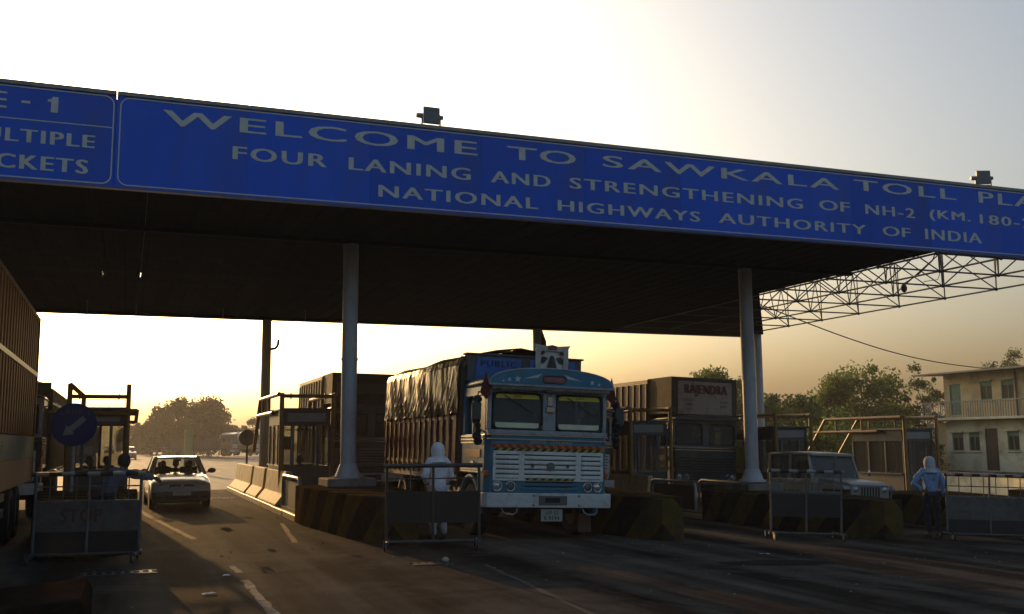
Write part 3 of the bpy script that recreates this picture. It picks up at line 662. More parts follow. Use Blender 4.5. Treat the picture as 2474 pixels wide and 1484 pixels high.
TRW, TRR = wheel_mesh(.50, .27), rim_mesh(.50, .27, rim_m)
def put_wheel(t, x, y, r, tw=None, rw=None):
    w = link("wheel", tw or TRW, t, (x, y, r)); w.rotation_euler = (rnd.uniform(0, 6), 0, 0); link("rim", rw or TRR, w)
def rrect_pts(x0, x1, z0, z1, r, y, n=4):
    out = []
    for cx, cz, a0 in ((x1-r, z1-r, 0), (x0+r, z1-r, 90), (x0+r, z0+r, 180), (x1-r, z0+r, 270)):
        for k in range(n+1): a = R(a0+90*k/n); out.append((cx+r*math.cos(a), y, cz+r*math.sin(a)))
    return out
slot_m = M("grille_slot_black", (0.008, 0.008, 0.008), rough=.8)
ws_m = glass("windscreen_glass", tint=(.5, .53, .56), rough=.08, opacity=.5)
cabin_dark = M("cab_interior", (0.035, 0.035, 0.04), (0.02, 0.02, 0.022), rough=.8)
lamp_glass = M("headlamp_glass", (0.5, 0.52, 0.52), (0.3, 0.31, 0.31), rough=.12, metal=.6, scale=14)
amber = M("amber_lens", (0.55, 0.10, 0.02), rough=.25)
haz1 = stripes("orange_red_tape", (0.50, 0.16, 0.03), (0.33, 0.03, 0.02), 0.16, (1, 0, .8), wear=(.2, .1, .05), wamt=.3)
haz2 = stripes("yellow_black_tape", (0.42, 0.30, 0.04), (0.02, 0.018, 0.015), 0.155, (1, 0, -1.2), wear=(.1, .08, .05), wamt=.3)
def ply(b, pts): b.add(pts, [tuple(range(len(pts)))])
def star(cx, cz, r, y):
    return [(cx+(r if k % 2 == 0 else r*.42)*math.sin(k*math.pi/5), y, cz+(r if k % 2 == 0 else r*.42)*math.cos(k*math.pi/5)) for k in range(10)]

def truck(label, loc, body_c, tag_name, grp=None, ry=0.0, cargo="tarp", clen=6.3, ctop=3.4, trim_c=(.36, .385, .42), grille_c=(.78, .78, .73), detail=True,
          side_c=(.20, .028, .02), board=None, bumper_c=(.62, .625, .61), cab=True, rz=0.0, wheels=True, overhang=False, mirrors=True):
    t = thing("goods_truck", label, "truck", loc, rot=(0, ry, rz), group=grp)
    bm_ = paint("paint_"+tag_name, body_c); tr = paint("trim_"+tag_name, trim_c); gr = paint("grille_"+tag_name, grille_c, rough=.5)
    bu = paint("bumper_"+tag_name, bumper_c, rough=.45)
    if cab:
        part("bumper", t, bu, lambda b: b.prism([(-1.275, .34), (-1.275, .10), (-1.22, 0), (1.22, 0), (1.275, .10), (1.275, .34)], 'z', .585, .845), bevel=.018, seg=2)
        sh = part("cab_shell", t, bm_, lambda b: [b.prism([(-1.22, .62), (-1.22, .24), (-1.13, .12), (1.13, .12), (1.22, .24), (1.22, .62)], 'z', .845, 1.90),
             b.prism([(-1.22, 1.68), (-1.22, .62), (1.22, .62), (1.22, 1.68)], 'z', 1.16, 1.90)], bevel=.02, seg=2)
        part("cab_back", t, bm_, lambda b: b.box(-1.2, 1.2, 1.62, 1.68, 1.9, 2.8))
        part("dashboard", t, cabin_dark, lambda b: [b.box(-1.1, 1.1, .3, .62, 1.9, 2.02), b.box(-.95, -.25, 1.1, 1.5, 1.9, 2.45), b.box(.25, .95, 1.1, 1.5, 1.9, 2.45)])
        # windscreen frame
        part("windscreen_frame", t, tr, lambda b: [b.box(-1.2, 1.2, .17, .26, 2.68, 2.82), b.box(-1.2, 1.2, .13, .26, 1.90, 1.985),
             b.box(-1.2, -1.115, .17, .28, 1.985, 2.68), b.box(1.115, 1.2, .17, .28, 1.985, 2.68), b.box(-.115, .145, .15, .26, 1.985, 2.68)], bevel=.012)
        for xa, xb in ((-1.10, -.125), (.155, 1.105)):
            g = part("windscreen", t, ws_m, lambda b: b.add(rrect_pts(xa, xb, 2.0, 2.665, .13, .19), [tuple(range(20))]))
            part("rubber_seal", g, rubber, lambda b: b.tube(rrect_pts(xa, xb, 2.0, 2.665, .13, .175), .022, 6, True))
            if detail:
                part("top_sticker", g, M("yellow_sticker", (0.75, 0.62, 0.05), (0.6, 0.5, 0.04), rough=.5), lambda b: b.box(xa+.06, xb-.06, .180, .184, 2.565, 2.645))
                part("bottom_strip", g, M("pale_lace_strip", (0.78, 0.77, 0.52), (0.6, 0.6, 0.42), rough=.8), lambda b: b.box(xa+.06, xb-.06, .180, .184, 2.025, 2.12))
                part("sticker_mark", g, M("sticker_ink", (0.06, 0.05, 0.02), rough=.7), lambda b: text_on(b, "OM" if xa < 0 else "JAI", (xa+.40, .177, 2.585), (.16, 0, 0), (0, 0, .045), .01))
                part("wiper", g, dark_steel, lambda b: b.bar((xa+.22, .15, 2.62), (xa+.78, .15, 2.32), .016))
        # side frames and doors
        for s in (-1, 1):
            part("door_frame", t, bm_, lambda b: [b.box(s*1.17-.04, s*1.17+.04, ya, yb, 1.9, 2.70) for ya, yb in ((.262, .34), (.98, 1.06), (1.54, 1.62))]+[b.box(s*1.17-.045, s*1.17+.045, .262, 1.62, 2.62, 2.80)], bevel=.01)
            part("door_glass", t, ws_m, lambda b: b.box(s*1.17-.004, s*1.17+.004, .34, .98, 1.9, 2.62))
            part("door_handle", t, chrome, lambda b: b.box(s*1.235-.012, s*1.235+.012, .82, .98, 1.36, 1.40))
            for z in (1.86, 1.80, 1.74, 1.245, 1.205):
                part("chrome_strip", t, chrome, lambda b: b.box(s*1.232-.012, s*1.232+.012, .27, 1.66, z-.014, z+.014))
            part("side_plate", t, M("brass_plate", (0.30, 0.14, 0.05), (0.2, 0.08, 0.03), rough=.4, metal=.4), lambda b: b.box(s*1.228-.01, s*1.228+.01, .45, 1.35, 1.47, 1.62))
            part("wheel_arch", t, bm_, lambda b: b.tube([(s*1.14, 1.2+.62*math.cos(a), .5+.62*math.sin(a)) for a in [R(-5+19*k) for k in range(11)]], .06, 6))
            part("indicator", t, amber, lambda b: b.box(s*1.19-.04, s*1.19+.04, .13, .26, 1.13, 1.24), bevel=.02)
            if not mirrors: continue
            mr = part("mirror_arm", t, dark_steel, lambda b: [b.tube([(s*1.2, .24, 2.62), (s*1.40, .12, 2.66), (s*1.44, .10, 2.5), (s*1.44, .10, 2.0), (s*1.22, .2, 1.93)], .014, 6)])
            part("mirror_head", mr, dark_steel, lambda b: b.box(s*1.44-.09, s*1.44+.09, .07, .12, 2.14, 2.46), bevel=.02)
            if detail:
                tz = M("black_tassel", (0.012, 0.012, 0.012), (0.006, 0.006, 0.006), rough=.95)
                def tas(b):
                    for k in range(9):
                        z = 2.52-k*.095; b.ball((s*1.40+rnd.uniform(-.03, .03), .14+rnd.uniform(-.03, .03), z), .075+rnd.uniform(-.02, .02), .06, .075, 7, 5)
                part("tassel", t, tz, tas)
                part("pennant", t, M("red_cloth", (0.16, 0.03, 0.02), (0.1, 0.02, 0.015), rough=.85), lambda b: b.add([(s*1.27, .1, 3.05), (s*1.27-.09, .16, 2.66), (s*1.27+.09, .08, 2.62), (s*1.27+.02, .12, 2.52)], [(0, 1, 3), (0, 3, 2)]))
        # roof with arched forehead
        zr = 0.0 if detail else -.19
        def arch(y, w, z0, zc, n=16):
            zc += zr
            return [(w*math.sin(R(-90+180*k/n)), y, z0+(zc-z0)*math.cos(R(-90+180*k/n))**0.72 if 0 < k < n else z0) for k in range(n+1)]
        part("cab_roof", t, bm_, lambda b: b.loft([arch(-.02, 1.24, 2.80, 3.13), arch(.5, 1.27, 2.80, 3.16), arch(1.3, 1.25, 2.80, 3.12), arch(1.72, 1.2, 2.80, 2.98)], caps=True, closed=True))
        fh = part("forehead_panel", t, bm_, lambda b: ply(b, arch(-.035, 1.235, 2.80, 3.125)))
        part("forehead_trim", fh, tr, lambda b: [b.tube(arch(-.03, 1.245, 2.80, 3.135), .016, 6), b.bar((-1.25, -.03, 2.805), (1.25, -.03, 2.805), .03)])
        if detail:
            sw_ = M("star_white", (0.46, 0.54, 0.56), rough=.6)
            for cx, cz, r_ in ((-.98, 2.87, .03), (-.86, 2.90, .045), (-.70, 2.915, .07), (.80, 2.91, .055), (.94, 2.88, .04)):
                part("star", fh, sw_, lambda b: ply(b, star(cx, cz, r_, -.039)))
            for s in (-1, 1): part("dart", fh, sw_, lambda b: ply(b, [(s*.22, -.039, 3.035), (s*.30, -.039, 2.955), (s*.60, -.039, 2.925)]))
            part("route_plate", fh, M("route_plate_red", (0.28, 0.08, 0.07), (0.2, 0.06, 0.05), rough=.5), lambda b: b.add(rrect_pts(-.18, .24, 2.885, 2.985, .045, -.041), [tuple(range(20))]))
            part("plate_rim", fh, dark_steel, lambda b: b.tube(rrect_pts(-.20, .26, 2.87, 3.0, .055, -.04), .013, 5, True))
            part("lettering", fh, M("route_ink", (0.42, 0.22, 0.2), rough=.6), lambda b: text_on(b, "SRI RAM", (-.12, -.0435, 2.915), (.30, 0, 0), (0, 0, .04), .01))
            fr = M("grimy_lace", (0.22, 0.19, 0.15), (0.12, 0.10, 0.08), rough=.9, scale=12)
            def fringe(b):
                n = 32
                for k in range(n):
                    x = -1.18+2.36*k/n; w = 2.36/n; z = 2.80-.05-rnd.uniform(0, .02)
                    b.add([(x, -.03, 2.80), (x+w, -.03, 2.80), (x+w, -.025, z), (x+w/2, -.02, z-.035), (x, -.025, z)], [(0, 1, 2, 3, 4)])
            part("lace_fringe", t, fr, fringe)
            part("pillar_lamp", t, chrome, lambda b: [b.box(-.07, .10, .09, .15, 2.33, 2.43), b.ball((.015, .13, 2.72), .085, .04, .06), b.box(-.035, .065, .12, .149, 2.45, 2.62)], bevel=.006)
            # nameboard standing on the roof
            nbm = M("name_board_grey", (0.46, 0.44, 0.40), (0.32, 0.30, 0.27), rough=.5, scale=6)
            def board_(b):
                y = .10
                O = [(-.30, 3.10), (.36, 3.10), (.36, 3.54), (.40, 3.60), (.15, 3.575), (.03, 3.60), (-.10, 3.575), (-.34, 3.61), (-.30, 3.54)]
                I = [(-.20, 3.15), (.26, 3.15), (.26, 3.46), (.26, 3.47), (.15, 3.48), (.03, 3.48), (-.10, 3.48), (-.20, 3.47), (-.20, 3.46)]
                n = len(O)
                for yy in (y, y+.03): b.add([(p[0], yy, p[1]) for p in O]+[(p[0], yy, p[1]) for p in I], [(k, (k+1) % n, n+(k+1) % n, n+k) for k in range(n)])
                b.add([(p[0], yy, p[1]) for yy in (y, y+.03) for p in O], [(k, (k+1) % n, n+(k+1) % n, n+k) for k in range(n)])
            nb_ = part("name_board", t, nbm, board_)
            part("backing_sheet", nb_, M("board_backing", (0.62, 0.60, 0.55), (0.5, 0.48, 0.43), rough=.6), lambda b: b.box(-.21, .27, .14, .15, 3.14, 3.49))
            ink = M("board_shape_dark", (0.055, 0.05, 0.035), (0.035, 0.03, 0.025), rough=.7)
            part("centre_shape", nb_, ink, lambda b: ply(b, [(.03+a, .118, 3.15+c) for a, c in ((-.11, 0), (.11, 0), (.07, .12), (.045, .22), (.0, .26), (-.045, .22), (-.07, .12))]))
            for s in (-1, 1):
                part("wing_shape", nb_, ink, lambda b: ply(b, [(.03+s*a, .118, 3.15+c) for a, c in ((.08, .20), (.17, .23), (.23, .19), (.23, .10), (.16, .10), (.12, .15))][::s]))
                part("corner_knob", nb_, ink, lambda b: b.cyl((.03+s*.19, .09, 3.45), (.03+s*.19, .12, 3.45), .035, n=12))
            part("crest", nb_, M("crest_red", (0.24, 0.06, 0.05), rough=.6), lambda b: ply(b, [(-.06, .096, 3.50), (.12, .096, 3.50), (.12, .096, 3.57), (.03, .096, 3.595), (-.06, .096, 3.57)]))
        # grille, lamps, front trim
        for nm, xa, xb in (("grille_side_panel", -1.09, -.54), ("grille_centre_panel", -.535, .595), ("grille_side_panel", .60, 1.10)):
            gp = part(nm, t, gr, lambda b: [b.box(xa, xb, .085, .118, 1.545, 1.60), b.box(xa, xb, .085, .118, 1.06, 1.10), b.box(xa, xa+.05, .085, .118, 1.10, 1.545), b.box(xb-.05, xb, .085, .118, 1.10, 1.545)], bevel=.006)
            part("slot_backing", gp, slot_m, lambda b: b.box(xa+.05, xb-.05, .112, .119, 1.10, 1.545))
            sm_ = MB().prism([(.088, 0), (.078, .02), (.082, .058), (.100, .068), (.109, .03)], 'x', xa+.052, xb-.052).mesh("slat", gr)
            for k in range(5): link("slat", sm_, gp, (0, 0, 1.105+k*.087))
        if detail:
            part("hazard_tape", t, haz1, lambda b: b.box(-1.13, 1.12, .108, .118, 1.665, 1.725))
            part("hazard_tape", t, haz2, lambda b: b.box(-1.08, 1.11, .100, .117, 1.603, 1.655))
            part("hazard_tape", t, haz2, lambda b: b.box(-.45, .50, .072, .084, 1.075, 1.115))
            part("maker_lettering", t, M("maker_white", (.5, .5, .47), rough=.5), lambda b: [text_on(b, "ASHOK", (-.37, .112, 1.745), (.33, 0, 0), (0, 0, .05), .02), text_on(b, "LEYLAND", (.03, .112, 1.745), (.44, 0, 0), (0, 0, .05), .02)])
            part("badge", t, M("badge_grey", (.16, .16, .17), rough=.4, metal=.5), lambda b: b.cyl((.03, .05, 1.33), (.03, .085, 1.33), .075, n=20))
            for x in (-.33, .37): part("clip", t, dark_steel, lambda b: ply(b, star(x, 1.335, .05, .07)))
        for z in (1.895, 1.815): part("chrome_strip", t, chrome, lambda b: b.box(-1.2, 1.2, .095, .128, z-.012, z+.012))
        part("lower_grille", t, bm_, lambda b: [b.box(-.52, .58, .095, .119, z, z+.05) for z in (.895, .975)], bevel=.006)
        for k, z in enumerate((.952, 1.03)): part("vent_slot", t, slot_m, lambda b: b.box(-.45, .5, .112, .1195, z, z+.014))
        for x, m_ in ((-1.0, lamp_glass), (-.74, slot_m), (.80, slot_m), (1.0, lamp_glass)):
            hl_ = part("headlamp", t, chrome, lambda b: b.tube([(x+.085*math.cos(a), .105, .96+.085*math.sin(a)) for a in [R(20*k) for k in range(18)]], .014, 6, True))
            part("lens", hl_, m_ if m_ is lamp_glass else M("dim_lens", (.10, .11, .11), rough=.2), lambda b: b.ball((x, .118, .96), .075, .022, .075, 14, 8))
        part("plate_recess", t, M("recess_grey", (.10, .10, .10), rough=.6), lambda b: b.box(-.22, .34, -.006, .004, .63, .80))
        part("recess_slot", t, slot_m, lambda b: b.box(-.09, .20, -.010, -.005, .68, .765))
        if detail:
            np_ = part("number_plate", t, M("plate_white", (.34, .34, .30), (.25, .25, .22), rough=.5), lambda b: b.box(-.16, .26, .02, .03, .34, .555))
            part("lettering", np_, M("plate_ink", (.03, .03, .03), rough=.6), lambda b: [text_on(b, "UP 52", (-.06, .0175, .46), (.24, 0, 0), (0, 0, .07), .02), text_on(b, "B 9194", (-.10, .0175, .365), (.30, 0, 0), (0, 0, .07), .02)])
            for x in (-.75, .85): part("tow_loop", t, steel, lambda b: b.tube([(x-.16, .12, .60), (x-.13, .08, .50), (x-.07, .06, .46), (x+.07, .06, .46), (x+.13, .08, .50), (x+.16, .12, .60)], .016, 6))
            part("mud_flap", t, M("flap_brown", (.13, .055, .025), (.08, .04, .02), rough=.8, scale=9), lambda b: b.box(.76, 1.02, .42, .44, .12, .46))
            for x in (-.32, .58):
                for z in (.63, .80): part("bolt", t, dark_steel, lambda b: b.cyl((x, 0, z), (x, -.012, z), .018, n=8))
    # chassis and wheels
    y0 = 1.78; y1 = y0+clen
    part("chassis", t, dark_steel, lambda b: [b.box(-.48, -.36, .3, y1-.1, .78, 1.02), b.box(.36, .48, .3, y1-.1, .78, 1.02), b.box(-.9, .9, 1.12, 1.28, .42, .56)]+[b.box(-.36, .36, y, y+.1, .82, .98) for y in (2.2, 4.2, y1-.4)])
    if wheels:
        for x in (-1.02, 1.02): put_wheel(t, x, 1.2, .5)
        ys = (y1-1.7,) if clen < 8 else (y1-2.6, y1-1.4)
        for yy in ys:
            for x in (-1.08, -.78, .78, 1.08): put_wheel(t, x, yy, .5)
        part("rear_axle", t, dark_steel, lambda b: [b.cyl((-1, yy, .5), (1, yy, .5), .1) for yy in ys])
    sd = M("side_"+tag_name, side_c, tuple(v*.55 for v in side_c), rough=.55, scale=2, dirt=(.05, .035, .025), dscale=1.5, damt=.7)
    W = 1.26
    if cargo in ("tarp", "ribbed", "low"):
        cb = part("cargo_body", t, sd, lambda b: [b.box(-W, W, y0, y1, 1.06, 1.16), b.box(-W, -W+.05, y0+.05, y1-.05, 1.16, ctop-.12), b.box(W-.05, W, y0+.05, y1-.05, 1.16, ctop-.12), b.box(-W, W, y1-.05, y1, 1.16, ctop-.12)])
        rib = MB().box(-.022, .022, -.03, .03, 1.10, ctop-.12).mesh("side_post", sd, bevel=.006); n = int(clen/.46)
        for s in (-1, 1):
            for k in range(n+1): link("side_post", rib, cb, (s*(W+.02), y0+.08+k*(clen-.16)/n, 0))
            for z in (1.30, 2.2): part("side_rail", cb, sd, lambda b: b.box(s*W-.02, s*W+.02, y0, y1, z, z+.07))
        part("side_sill", t, M("sill_blue_"+tag_name, (.02, .06, .12), rough=.5), lambda b: b.box(-W-.015, -W+.03, y0, y1, 1.0, 1.12))
        hb = M("headboard_"+tag_name, (.11, .085, .06), (.06, .045, .035), rough=.8, scale=3)
        part("headboard", t, hb, lambda b: b.box(-W, W, y0-.06, y0+.02, 1.16, ctop+.03))
    if cargo == "tarp":
        tm = M("tarpaulin_"+tag_name, (.20, .095, .036), (.085, .042, .018), rough=.44, scale=3, bump=.35, bscale=7)
        def tarp(b):
            ny = 110; cols = []
            for side in (-1, 1):
                pr = [(0, ctop+.26), (.5, ctop+.20), (1.0, ctop+.09), (1.26, ctop-.02), (1.31, ctop-.16), (1.32, ctop-.4), (1.32, ctop-.6), (1.33, ctop-.8), (1.33, ctop-.98), (1.34, ctop-1.10)]
                vs = []
                for j in range(ny+1):
                    y = y0-.05+(clen+.1)*j/ny
                    for i, (x, z) in enumerate(pr):
                        h = max(0, i-3)/6.0
                        ph = y*6.8+.7*math.sin(y*2.1+side)
                        fold = (math.sin(ph)*.022+math.sin(ph*2.7+i*1.15)*.016+math.sin(y*23+i*2.2)*.010)*(0.35+h if i > 3 else .25)
                        sag = .05*math.sin(y*1.9)*math.exp(-((i-1.5)/1.2)**2)
                        vs.append((side*(x+fold+.012*rnd.random()*(i > 3)), y, z+sag-(.035*abs(math.sin(ph*.5)) if i == 9 else 0)+.01*rnd.random()))
                m = len(pr); b.add(vs, [(j*m+i, j*m+i+1, (j+1)*m+i+1, (j+1)*m+i) for j in range(ny) for i in range(m-1)], False)
        part("tarpaulin", t, tm, tarp)
        rp = M("rope", (.2, .16, .1), rough=.9)
        for k in range(13):
            y = y0+.35+k*(clen-.6)/12
            part("rope", t, rp, lambda b: b.tube([(-1.37, y, ctop-.1), (-1.385, y+.02, ctop-.6), (-1.37, y+.03, ctop-1.1), (-1.30, y+.03, 1.15)], .008, 4))
        # upper headboard box with painted blue boards
        part("crown_box", t, M("crown_box_grey", (.10, .10, .11), (.065, .06, .06), rough=.7, scale=3), lambda b: [b.box(-1.20, 1.24, 1.50, 1.72, 2.95, ctop+.05), b.box(-1.24, 1.28, 1.46, 1.72, ctop+.05, ctop+.085)], bevel=.008)
        for xa, xb, wd in ((-1.02, -.10, "PUBLIC"), (.10, 1.08, "CARRIER")):
            bp_ = part("blue_board", t, M("board_blue", (.03, .11, .36), (.022, .08, .27), rough=.5), lambda b: b.prism([(xa-.03, 3.02), (xb+.03, 3.02), (xb, ctop+.0), (xa, ctop+.0)], 'y', 1.47, 1.498))
            part("lettering", bp_, M("board_ink", (.012, .014, .03), rough=.6), lambda b: [text_on(b, wd, (xa+.08, 1.4665, ctop-.17), (xb-xa-.16, 0, 0), (0, 0, .12), .03)])
        part("crown_lamp", t, M("lamp_rust", (.2, .11, .06), rough=.6), lambda b: b.cyl((-1.20, 1.6, 3.28), (-1.24, 1.6, 3.28), .06, n=12))
    if cargo == "ribbed":
        part("load_cover", t, M("cover_"+tag_name, (.06, .05, .04), rough=.8), lambda b: b.box(-W+.06, W-.06, y0+.06, y1-.06, ctop-.5, ctop-.12))
        part("top_frame", t, sd, lambda b: [b.box(-W-.03, -W+.05, y0, y1, ctop-.1, ctop), b.box(W-.05, W+.03, y0, y1, ctop-.1, ctop)])
    if cargo in ("tarp", "ribbed", "low") and board:
        bx_, zz0, zz1, ttl, tcol, bcol = board
        yb_ = y0
        if overhang:
            part("crown_box", t, hb, lambda b: b.box(-W+.02, W-.02, .22, y0-.07, 2.98, ctop+.03)); y0 = .32-.04
        pb = part("sign_board", t, M("sign_board_"+tag_name, bcol, tuple(v*.7 for v in bcol), rough=.6, scale=3, dirt=(.09, .05, .03), dscale=3, damt=.8), lambda b: b.box(-bx_, bx_, y0-.10, y0-.062, zz0, zz1))
        if ttl: part("lettering", pb, M("sign_ink_"+tag_name, tcol, rough=.6), lambda b: text_on(b, ttl, (-bx_*.78, y0-.104, zz0+(zz1-zz0)*.54), (bx_*1.62, 0, 0), (0, 0, (zz1-zz0)*.36), .055))
        ink2 = M("sign_ink_small", (.10, .04, .03), rough=.7)
        for x, z, w_ in ((-.8, .40, .40), (-.72, .26, .26), (-.72, .12, .26), (.55, .36, .30), (.55, .22, .26)):
            part("small_lettering", pb, ink2, lambda b: text_on(b, "GOODS", (bx_*x, y0-.104, zz0+(zz1-zz0)*z), (bx_*w_, 0, 0), (0, 0, (zz1-zz0)*.075), .02))
    if cargo == "container":
        slat_c = M("slat_brown", (.28, .10, .026), (.15, .048, .014), rough=.7, spec=.1, scale=2, stretch=(1, 1, .3), dirt=(.07, .03, .018), dscale=1.1, damt=.8)
        back_c = M("container_brown", (.09, .028, .014), (.05, .018, .011), rough=.7, scale=2)
        part("box_body", t, back_c, lambda b: b.box(-W, W, y0, y1, 1.05, ctop-.02))
        RB = [(-.13, 0), (-.09, .075), (.09, .075), (.13, 0)]
        sl_ = MB().prism(RB, 'z', 1.92, 3.10).mesh("side_slat", slat_c); s2_ = MB().prism(RB, 'z', 3.20, ctop-.08).mesh("side_slat", slat_c)
        bb = part("slatted_side", t, slat_c, lambda b: [b.box(W, W+.08, y0, y1, ctop-.08, ctop), b.box(W-.02, W+.085, y1-.12, y1+.02, 1.05, ctop)])
        n = 31; ya = y0+.2
        for k in range(n):
            for me in (sl_, s2_):
                o = link("side_slat", me, bb, (W+.001, ya+(y1-.14-ya)*k/n, 0)); o.rotation_euler = (0, 0, -math.pi/2)
        part("mid_rail", t, M("pale_rail", (.36, .31, .22), (.25, .2, .14), rough=.5), lambda b: b.box(W-.01, W+.085, y0, y1, 3.11, 3.19))
        bd = part("painted_band", t, M("pale_band", (.16, .17, .145), (.10, .11, .09), rough=.7, scale=3, dirt=(.08, .07, .05), damt=.6), lambda b: b.box(W-.01, W+.082, y0, y1, 1.50, 1.90))
        part("lettering", bd, M("band_ink", (.03, .03, .03), rough=.7), lambda b: [text_on(b, w_, (W+.0845, yy, 1.62), (0, .85*len(w_)/3, 0), (0, 0, .17), .02) for w_, yy in (("मे.", 16.6-loc[1]), ("रोड", 14.6-loc[1]))])
        part("lower_side", t, M("lower_red", (.12, .028, .018), (.07, .018, .012), rough=.6, scale=2), lambda b: b.box(W-.01, W+.078, y0, y1, 1.03, 1.495))
        part("side_guard", t, dark_steel, lambda b: [b.box(W-.1, W-.02, y0+1, y1-4, .55, .7), b.box(W-.1, W-.02, y0+1, y1-4, .82, .95)])
    if cargo == "tank":
        tk = M("tank_white", (.42, .41, .38), (.3, .29, .27), rough=.35, scale=3)
        part("tank", t, tk, lambda b: b.loft([[(r*1.2*math.cos(2*math.pi*k/24), y, 2.15+r*1.02*math.sin(2*math.pi*k/24)) for k in range(24)] for y, r in ((y0+.05, .45), (y0+.15, .86), (y0+.4, 1.0), (y1-.4, 1.0), (y1-.15, .86), (y1, .45))]))
        part("tank_cradle", t, dark_steel, lambda b: b.box(-.8, .8, y0+.3, y1-.3, 1.02, 1.3))
        part("manhole", t, tk, lambda b: b.cyl((0, y0+clen/2, 3.1), (0, y0+clen/2, 3.3), .3, n=14))
    return t

G = "trucks queueing at the toll lanes"
truck("blue truck with white grille and folded brown tarpaulin at the barrier", (7.30, 17.3, gz(7.3)), (.022, .185, .31), "blue", G, ry=.035, rz=-.018, cargo="tarp", clen=6.35, ctop=3.42)
truck("dark truck with a tall brown ribbed body and RAJENDRA name board", (17.65, 28.6, gz(17.65)), (.03, .045, .06), "rajendra", G, ry=.035, overhang=True, cargo="ribbed", clen=6.5, ctop=4.15, detail=False, side_c=(.26, .12, .05),
      trim_c=(.10, .11, .12), grille_c=(.035, .035, .035), bumper_c=(.05, .05, .05), board=(1.02, 2.98, 4.05, "RAJENDRA", (.15, .02, .015), (.52, .40, .34)))
truck("dusty truck with pale grille and ribbed body behind the booth with the fan", (7.1, 31.0, gz(7.1)), (.05, .05, .045), "dusty", G, ry=.02, overhang=True, cargo="ribbed", clen=4.6, ctop=3.9, detail=False, side_c=(.30, .2, .1),
      trim_c=(.12, .12, .11), grille_c=(.22, .21, .18), board=(1.1, 3.3, 3.62, None, (0, 0, 0), (.13, .12, .10)))
truck("tall brown slatted container truck filling the edge beside the STOP barricade", (-3.08, 8.4, 0), (.12, .05, .03), "container", G, rz=0.0, cargo="container", clen=12.6, ctop=4.32, detail=False, mirrors=False)
truck("loaded truck with grey cover waiting behind the brown container truck", (-3.05, 26.0, 0), (.05, .045, .04), "covered", G, cargo="low", clen=6.5, ctop=3.25, detail=False, side_c=(.06, .045, .035))
t = [o for o in COL.objects if o.get("label", "").startswith("loaded truck")][0]
def lump(b):
    rows = []
    for j in range(15):
        y = 1.85+6.3*j/14; e = math.sin(math.pi*j/14)**.4
        rows.append([(1.3*math.cos(a), y, 2.75+(.85*e+.08*math.sin(j*1.7+a*3))*math.sin(a)) for a in [R(180*k/14) for k in range(15)]])
    b.loft(rows, closed=False)
part("load_cover", t, M("grey_load_cover", (.12, .11, .09), (.06, .055, .045), rough=.6, scale=2), lump)
truck("brown truck added almost unseen behind the blue truck to shade the paving", (12.35, 27.2, gz(12.35)), (.08, .05, .03), "hidden", G, ry=.035, cargo="ribbed", clen=8.5, ctop=4.1, detail=False, side_c=(.2, .1, .05), mirrors=False)  # added truck, barely in view, shades the paving on the right
F = "vehicles far along the highway"
truck("white tank lorry standing far off by the trees", (17.2, 140, -.01), (.30, .12, .08), "tanker", F, cargo="tank", clen=6.5, detail=False, rz=.55)
truck("faint grey truck far behind the white car", (8.2, 150, -.01), (.22, .24, .26), "fargrey", F, cargo="ribbed", clen=6, ctop=3.3, detail=False, side_c=(.14, .07, .05))
truck("faint red truck far behind the white car", (4.6, 158, -.01), (.24, .09, .06), "farred", F, cargo="ribbed", clen=6, ctop=3.2, detail=False, side_c=(.2, .07, .05))
truck("flat rusty truck parked far off beside the tank lorry", (13.6, 138, -.01), (.16, .08, .06), "farrust", F, cargo="low", clen=6.5, ctop=2.2, detail=False, side_c=(.12, .06, .045), rz=1.2)
truck("pale far truck at the vanishing end of the highway", (-.6, 230, -.01), (.28, .30, .34), "farpale", F, cargo="ribbed", clen=6, ctop=3.2, detail=False)
truck("brown far truck showing beside the left booth post", (-3.2, 75, -.01), (.12, .06, .04), "farbrown", F, cargo="ribbed", clen=6, ctop=3.0, detail=False)

